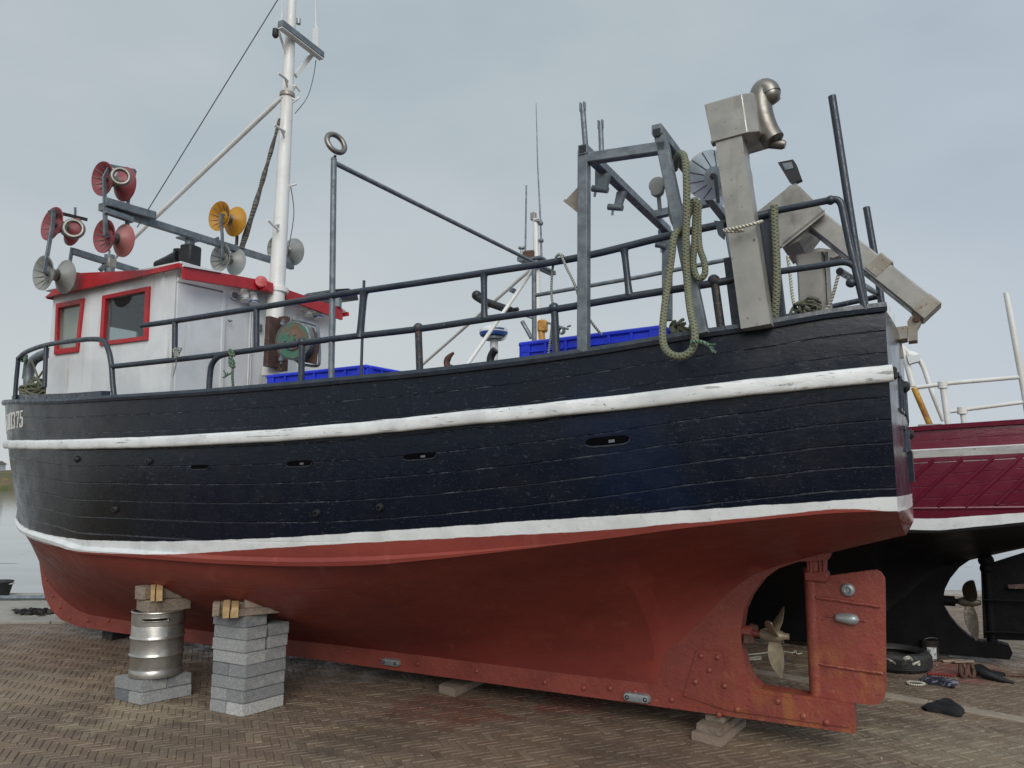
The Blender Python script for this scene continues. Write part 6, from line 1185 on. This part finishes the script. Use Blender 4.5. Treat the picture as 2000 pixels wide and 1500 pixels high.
# rusty shackle with its tapering bar, red strap, rods
m_ = MB(); a, b = G(1893, 1309, .05), G(1981, 1334, .012); tube(m_, [a, a+(b-a)*.25+V([0, 0, .03]), a+(b-a)*.6, b], [.045, .055, .035, .008], 10); bar(m_, G(1900, 1306, .03), G(1960, 1318, .01), .12, .02); sp = m_.build('anchor_bar', 'black'); recenter(sp); tag(sp, 'dark tapering anchor arm lying on the bricks with a rusty shackle at its end', 'anchor')
m_ = MB(); c = V(G(1890, 1310, .06))-V(sp.location); [tube(m_, [c+V([e, 0, 0])+.05*V([math.cos(t)*.4, math.sin(t)*.6, math.sin(t+.6)]) for t in np.linspace(0, 2*math.pi, 16, endpoint=False)], .018, 8, closed=True) for e in (-.04, .03)]; m_.build('shackle', 'darkrust', sp)
gl([zz(1812, 1316, .012), zz(1835, 1317, .012), zz(1860, 1319, .012), zz(1885, 1316, .02)], .012, 'red_cord', 'strap', 'faded red strap on the ground running to the rusty shackle', 'strap')
gl([zz(1962, 1318, .012), zz(1985, 1319, .012), zz(2015, 1322, .012)], .016, 'darkrust', 'iron_rod', 'rusty iron rod on the bricks right of the anchor arm', 'rod')
m_ = MB(); [box(m_, G(u, v, .012), (.22, .05, .018), random.uniform(-.3, .3), .003, jit=.01) for u, v in ((1862, 1291), (1880, 1293))]; tag(recenter(m_.build('splintered_plank', 'wood_red')), 'thin splintered plank on the ground beside the keel of the maroon boat', 'plank')
f, a, b = foot((1590, 1262), (1525, 1256), (1640, 1248)); block(f+(a+b)/2, a, b*.8, .10, 'keel_timber', 'wood_old', 'grey timber under the keel of the maroon boat, seen through the propeller gap', 'timber', 'timbers under the keel')
m_ = MB(); box(m_, V(G(1772, 1276, .03)), (.75, .12, .06), -.12, .006, jit=.006); tag(recenter(m_.build('keel_timber', 'wood_old')), 'long grey plank on the ground behind the tyre under the maroon boat', 'timber', 'timbers under the keel')
# cords on the ground seen through the propeller opening
gl([zz(1450, 1279, .012), zz(1480, 1277, .012), zz(1520, 1272, .012), zz(1548, 1275, .014), zz(1553, 1271, .03), zz(1557, 1277, .012), zz(1566, 1276, .012)], .008, 'rope_white', 'cord', 'pale knotted cord on the bricks beyond the propeller', 'cord')
m_ = MB(); [tube(m_, smooth_path([zz(1450+random.uniform(-4, 4), 1283+random.uniform(-1, 2), .012), zz(1470, 1284+k*1.2, .012), zz(1483+random.uniform(0, 4), 1282+k*1.6, .012), zz(1474, 1287+k*.6, .012), zz(1452, 1285+k, .012)], 4), .007, 6) for k in range(4)]; tag(recenter(m_.build('cord', 'rope_white')), 'bundle of pale cord on the bricks beside the propeller blade, next to the keel', 'cord')
gl([zz(1516, 1285, .014), zz(1525, 1284, .014), zz(1533, 1287, .014), zz(1528, 1290, .014), zz(1518, 1289, .014)], .010, 'rope_blue', 'cord', 'short loop of blue cord on the bricks behind the propeller', 'cord')
# tub and weed on the quay at the far left
tb0 = G(-8, 1166); tub = empty('quay_tub', tb0, 0, 'black rubber tub standing on the pale quay at the water', 'tub', world=True)
m_ = MB(); lathe(m_, (0, 0, 0), (0, 0, 1), [(.001, 0), (.15, 0), (.17, .03), (.215, .22), (.225, .225), (.215, .235), (.20, .225), (.16, .04), (.001, .03)], 30); m_.build('body', 'rubber', tub)
m_ = MB(); tube(m_, smooth_path([(.19, -.03, .19), (.24, -.02, .20), (.24, .03, .20), (.19, .04, .19)], 4), .01, 6); m_.build('handle', 'rope_white', tub)
gl([G(-20, 1164, .03), G(-2, 1168, .03), G(12, 1170, .03), G(14, 1165, .03), G(4, 1166, .03)], .014, 'rope_white', 'cord', 'pale rope end on the quay in front of the black tub', 'cord')
m_ = MB(); random.seed(5)
for k in range(420):
    u = random.triangular(25, 112, 75); v = random.gauss(1199, 1.6); c = G(u, v, .02); e = random.uniform(.02, .06); q = unit(V([random.gauss(0, 1), random.gauss(0, 1), random.gauss(0, .5)])); s_, u_ = frame(q); h = random.uniform(0, .05); c = c+V([0, 0, h])
    m_.add([c+s_*e, c+u_*e*.5, c-s_*e, c-u_*e*.5], [(0, 1, 2, 3)])
o = m_.build('seaweed', 'weed'); recenter(o); o['kind'] = 'stuff'; o['label'] = 'dark seaweed washed up along the quay edge'
# flakes and grit scattered over the paving
m_ = MB(); random.seed(21)
for k in range(900):
    y = random.uniform(3.4, 9.5); x = random.uniform(-.72, .72)*y; e = random.uniform(.002, .007)*(1 if random.random() < .93 else 2.2); t = random.uniform(0, 6)
    m_.add([(x+e*math.cos(t+q)*random.uniform(.6, 1.3), y+e*math.sin(t+q)*random.uniform(.6, 1.3), .004+e*.4*(q == 0)) for q in (0, 1.6, 3.1, 4.7)]+[(x, y, .004+e*.8)], [(0, 1, 4), (1, 2, 4), (2, 3, 4), (3, 0, 4)])
o = m_.build('grit', 'kerb'); o['kind'] = 'stuff'; o['label'] = 'pale grit and paint flakes scattered over the bricks'
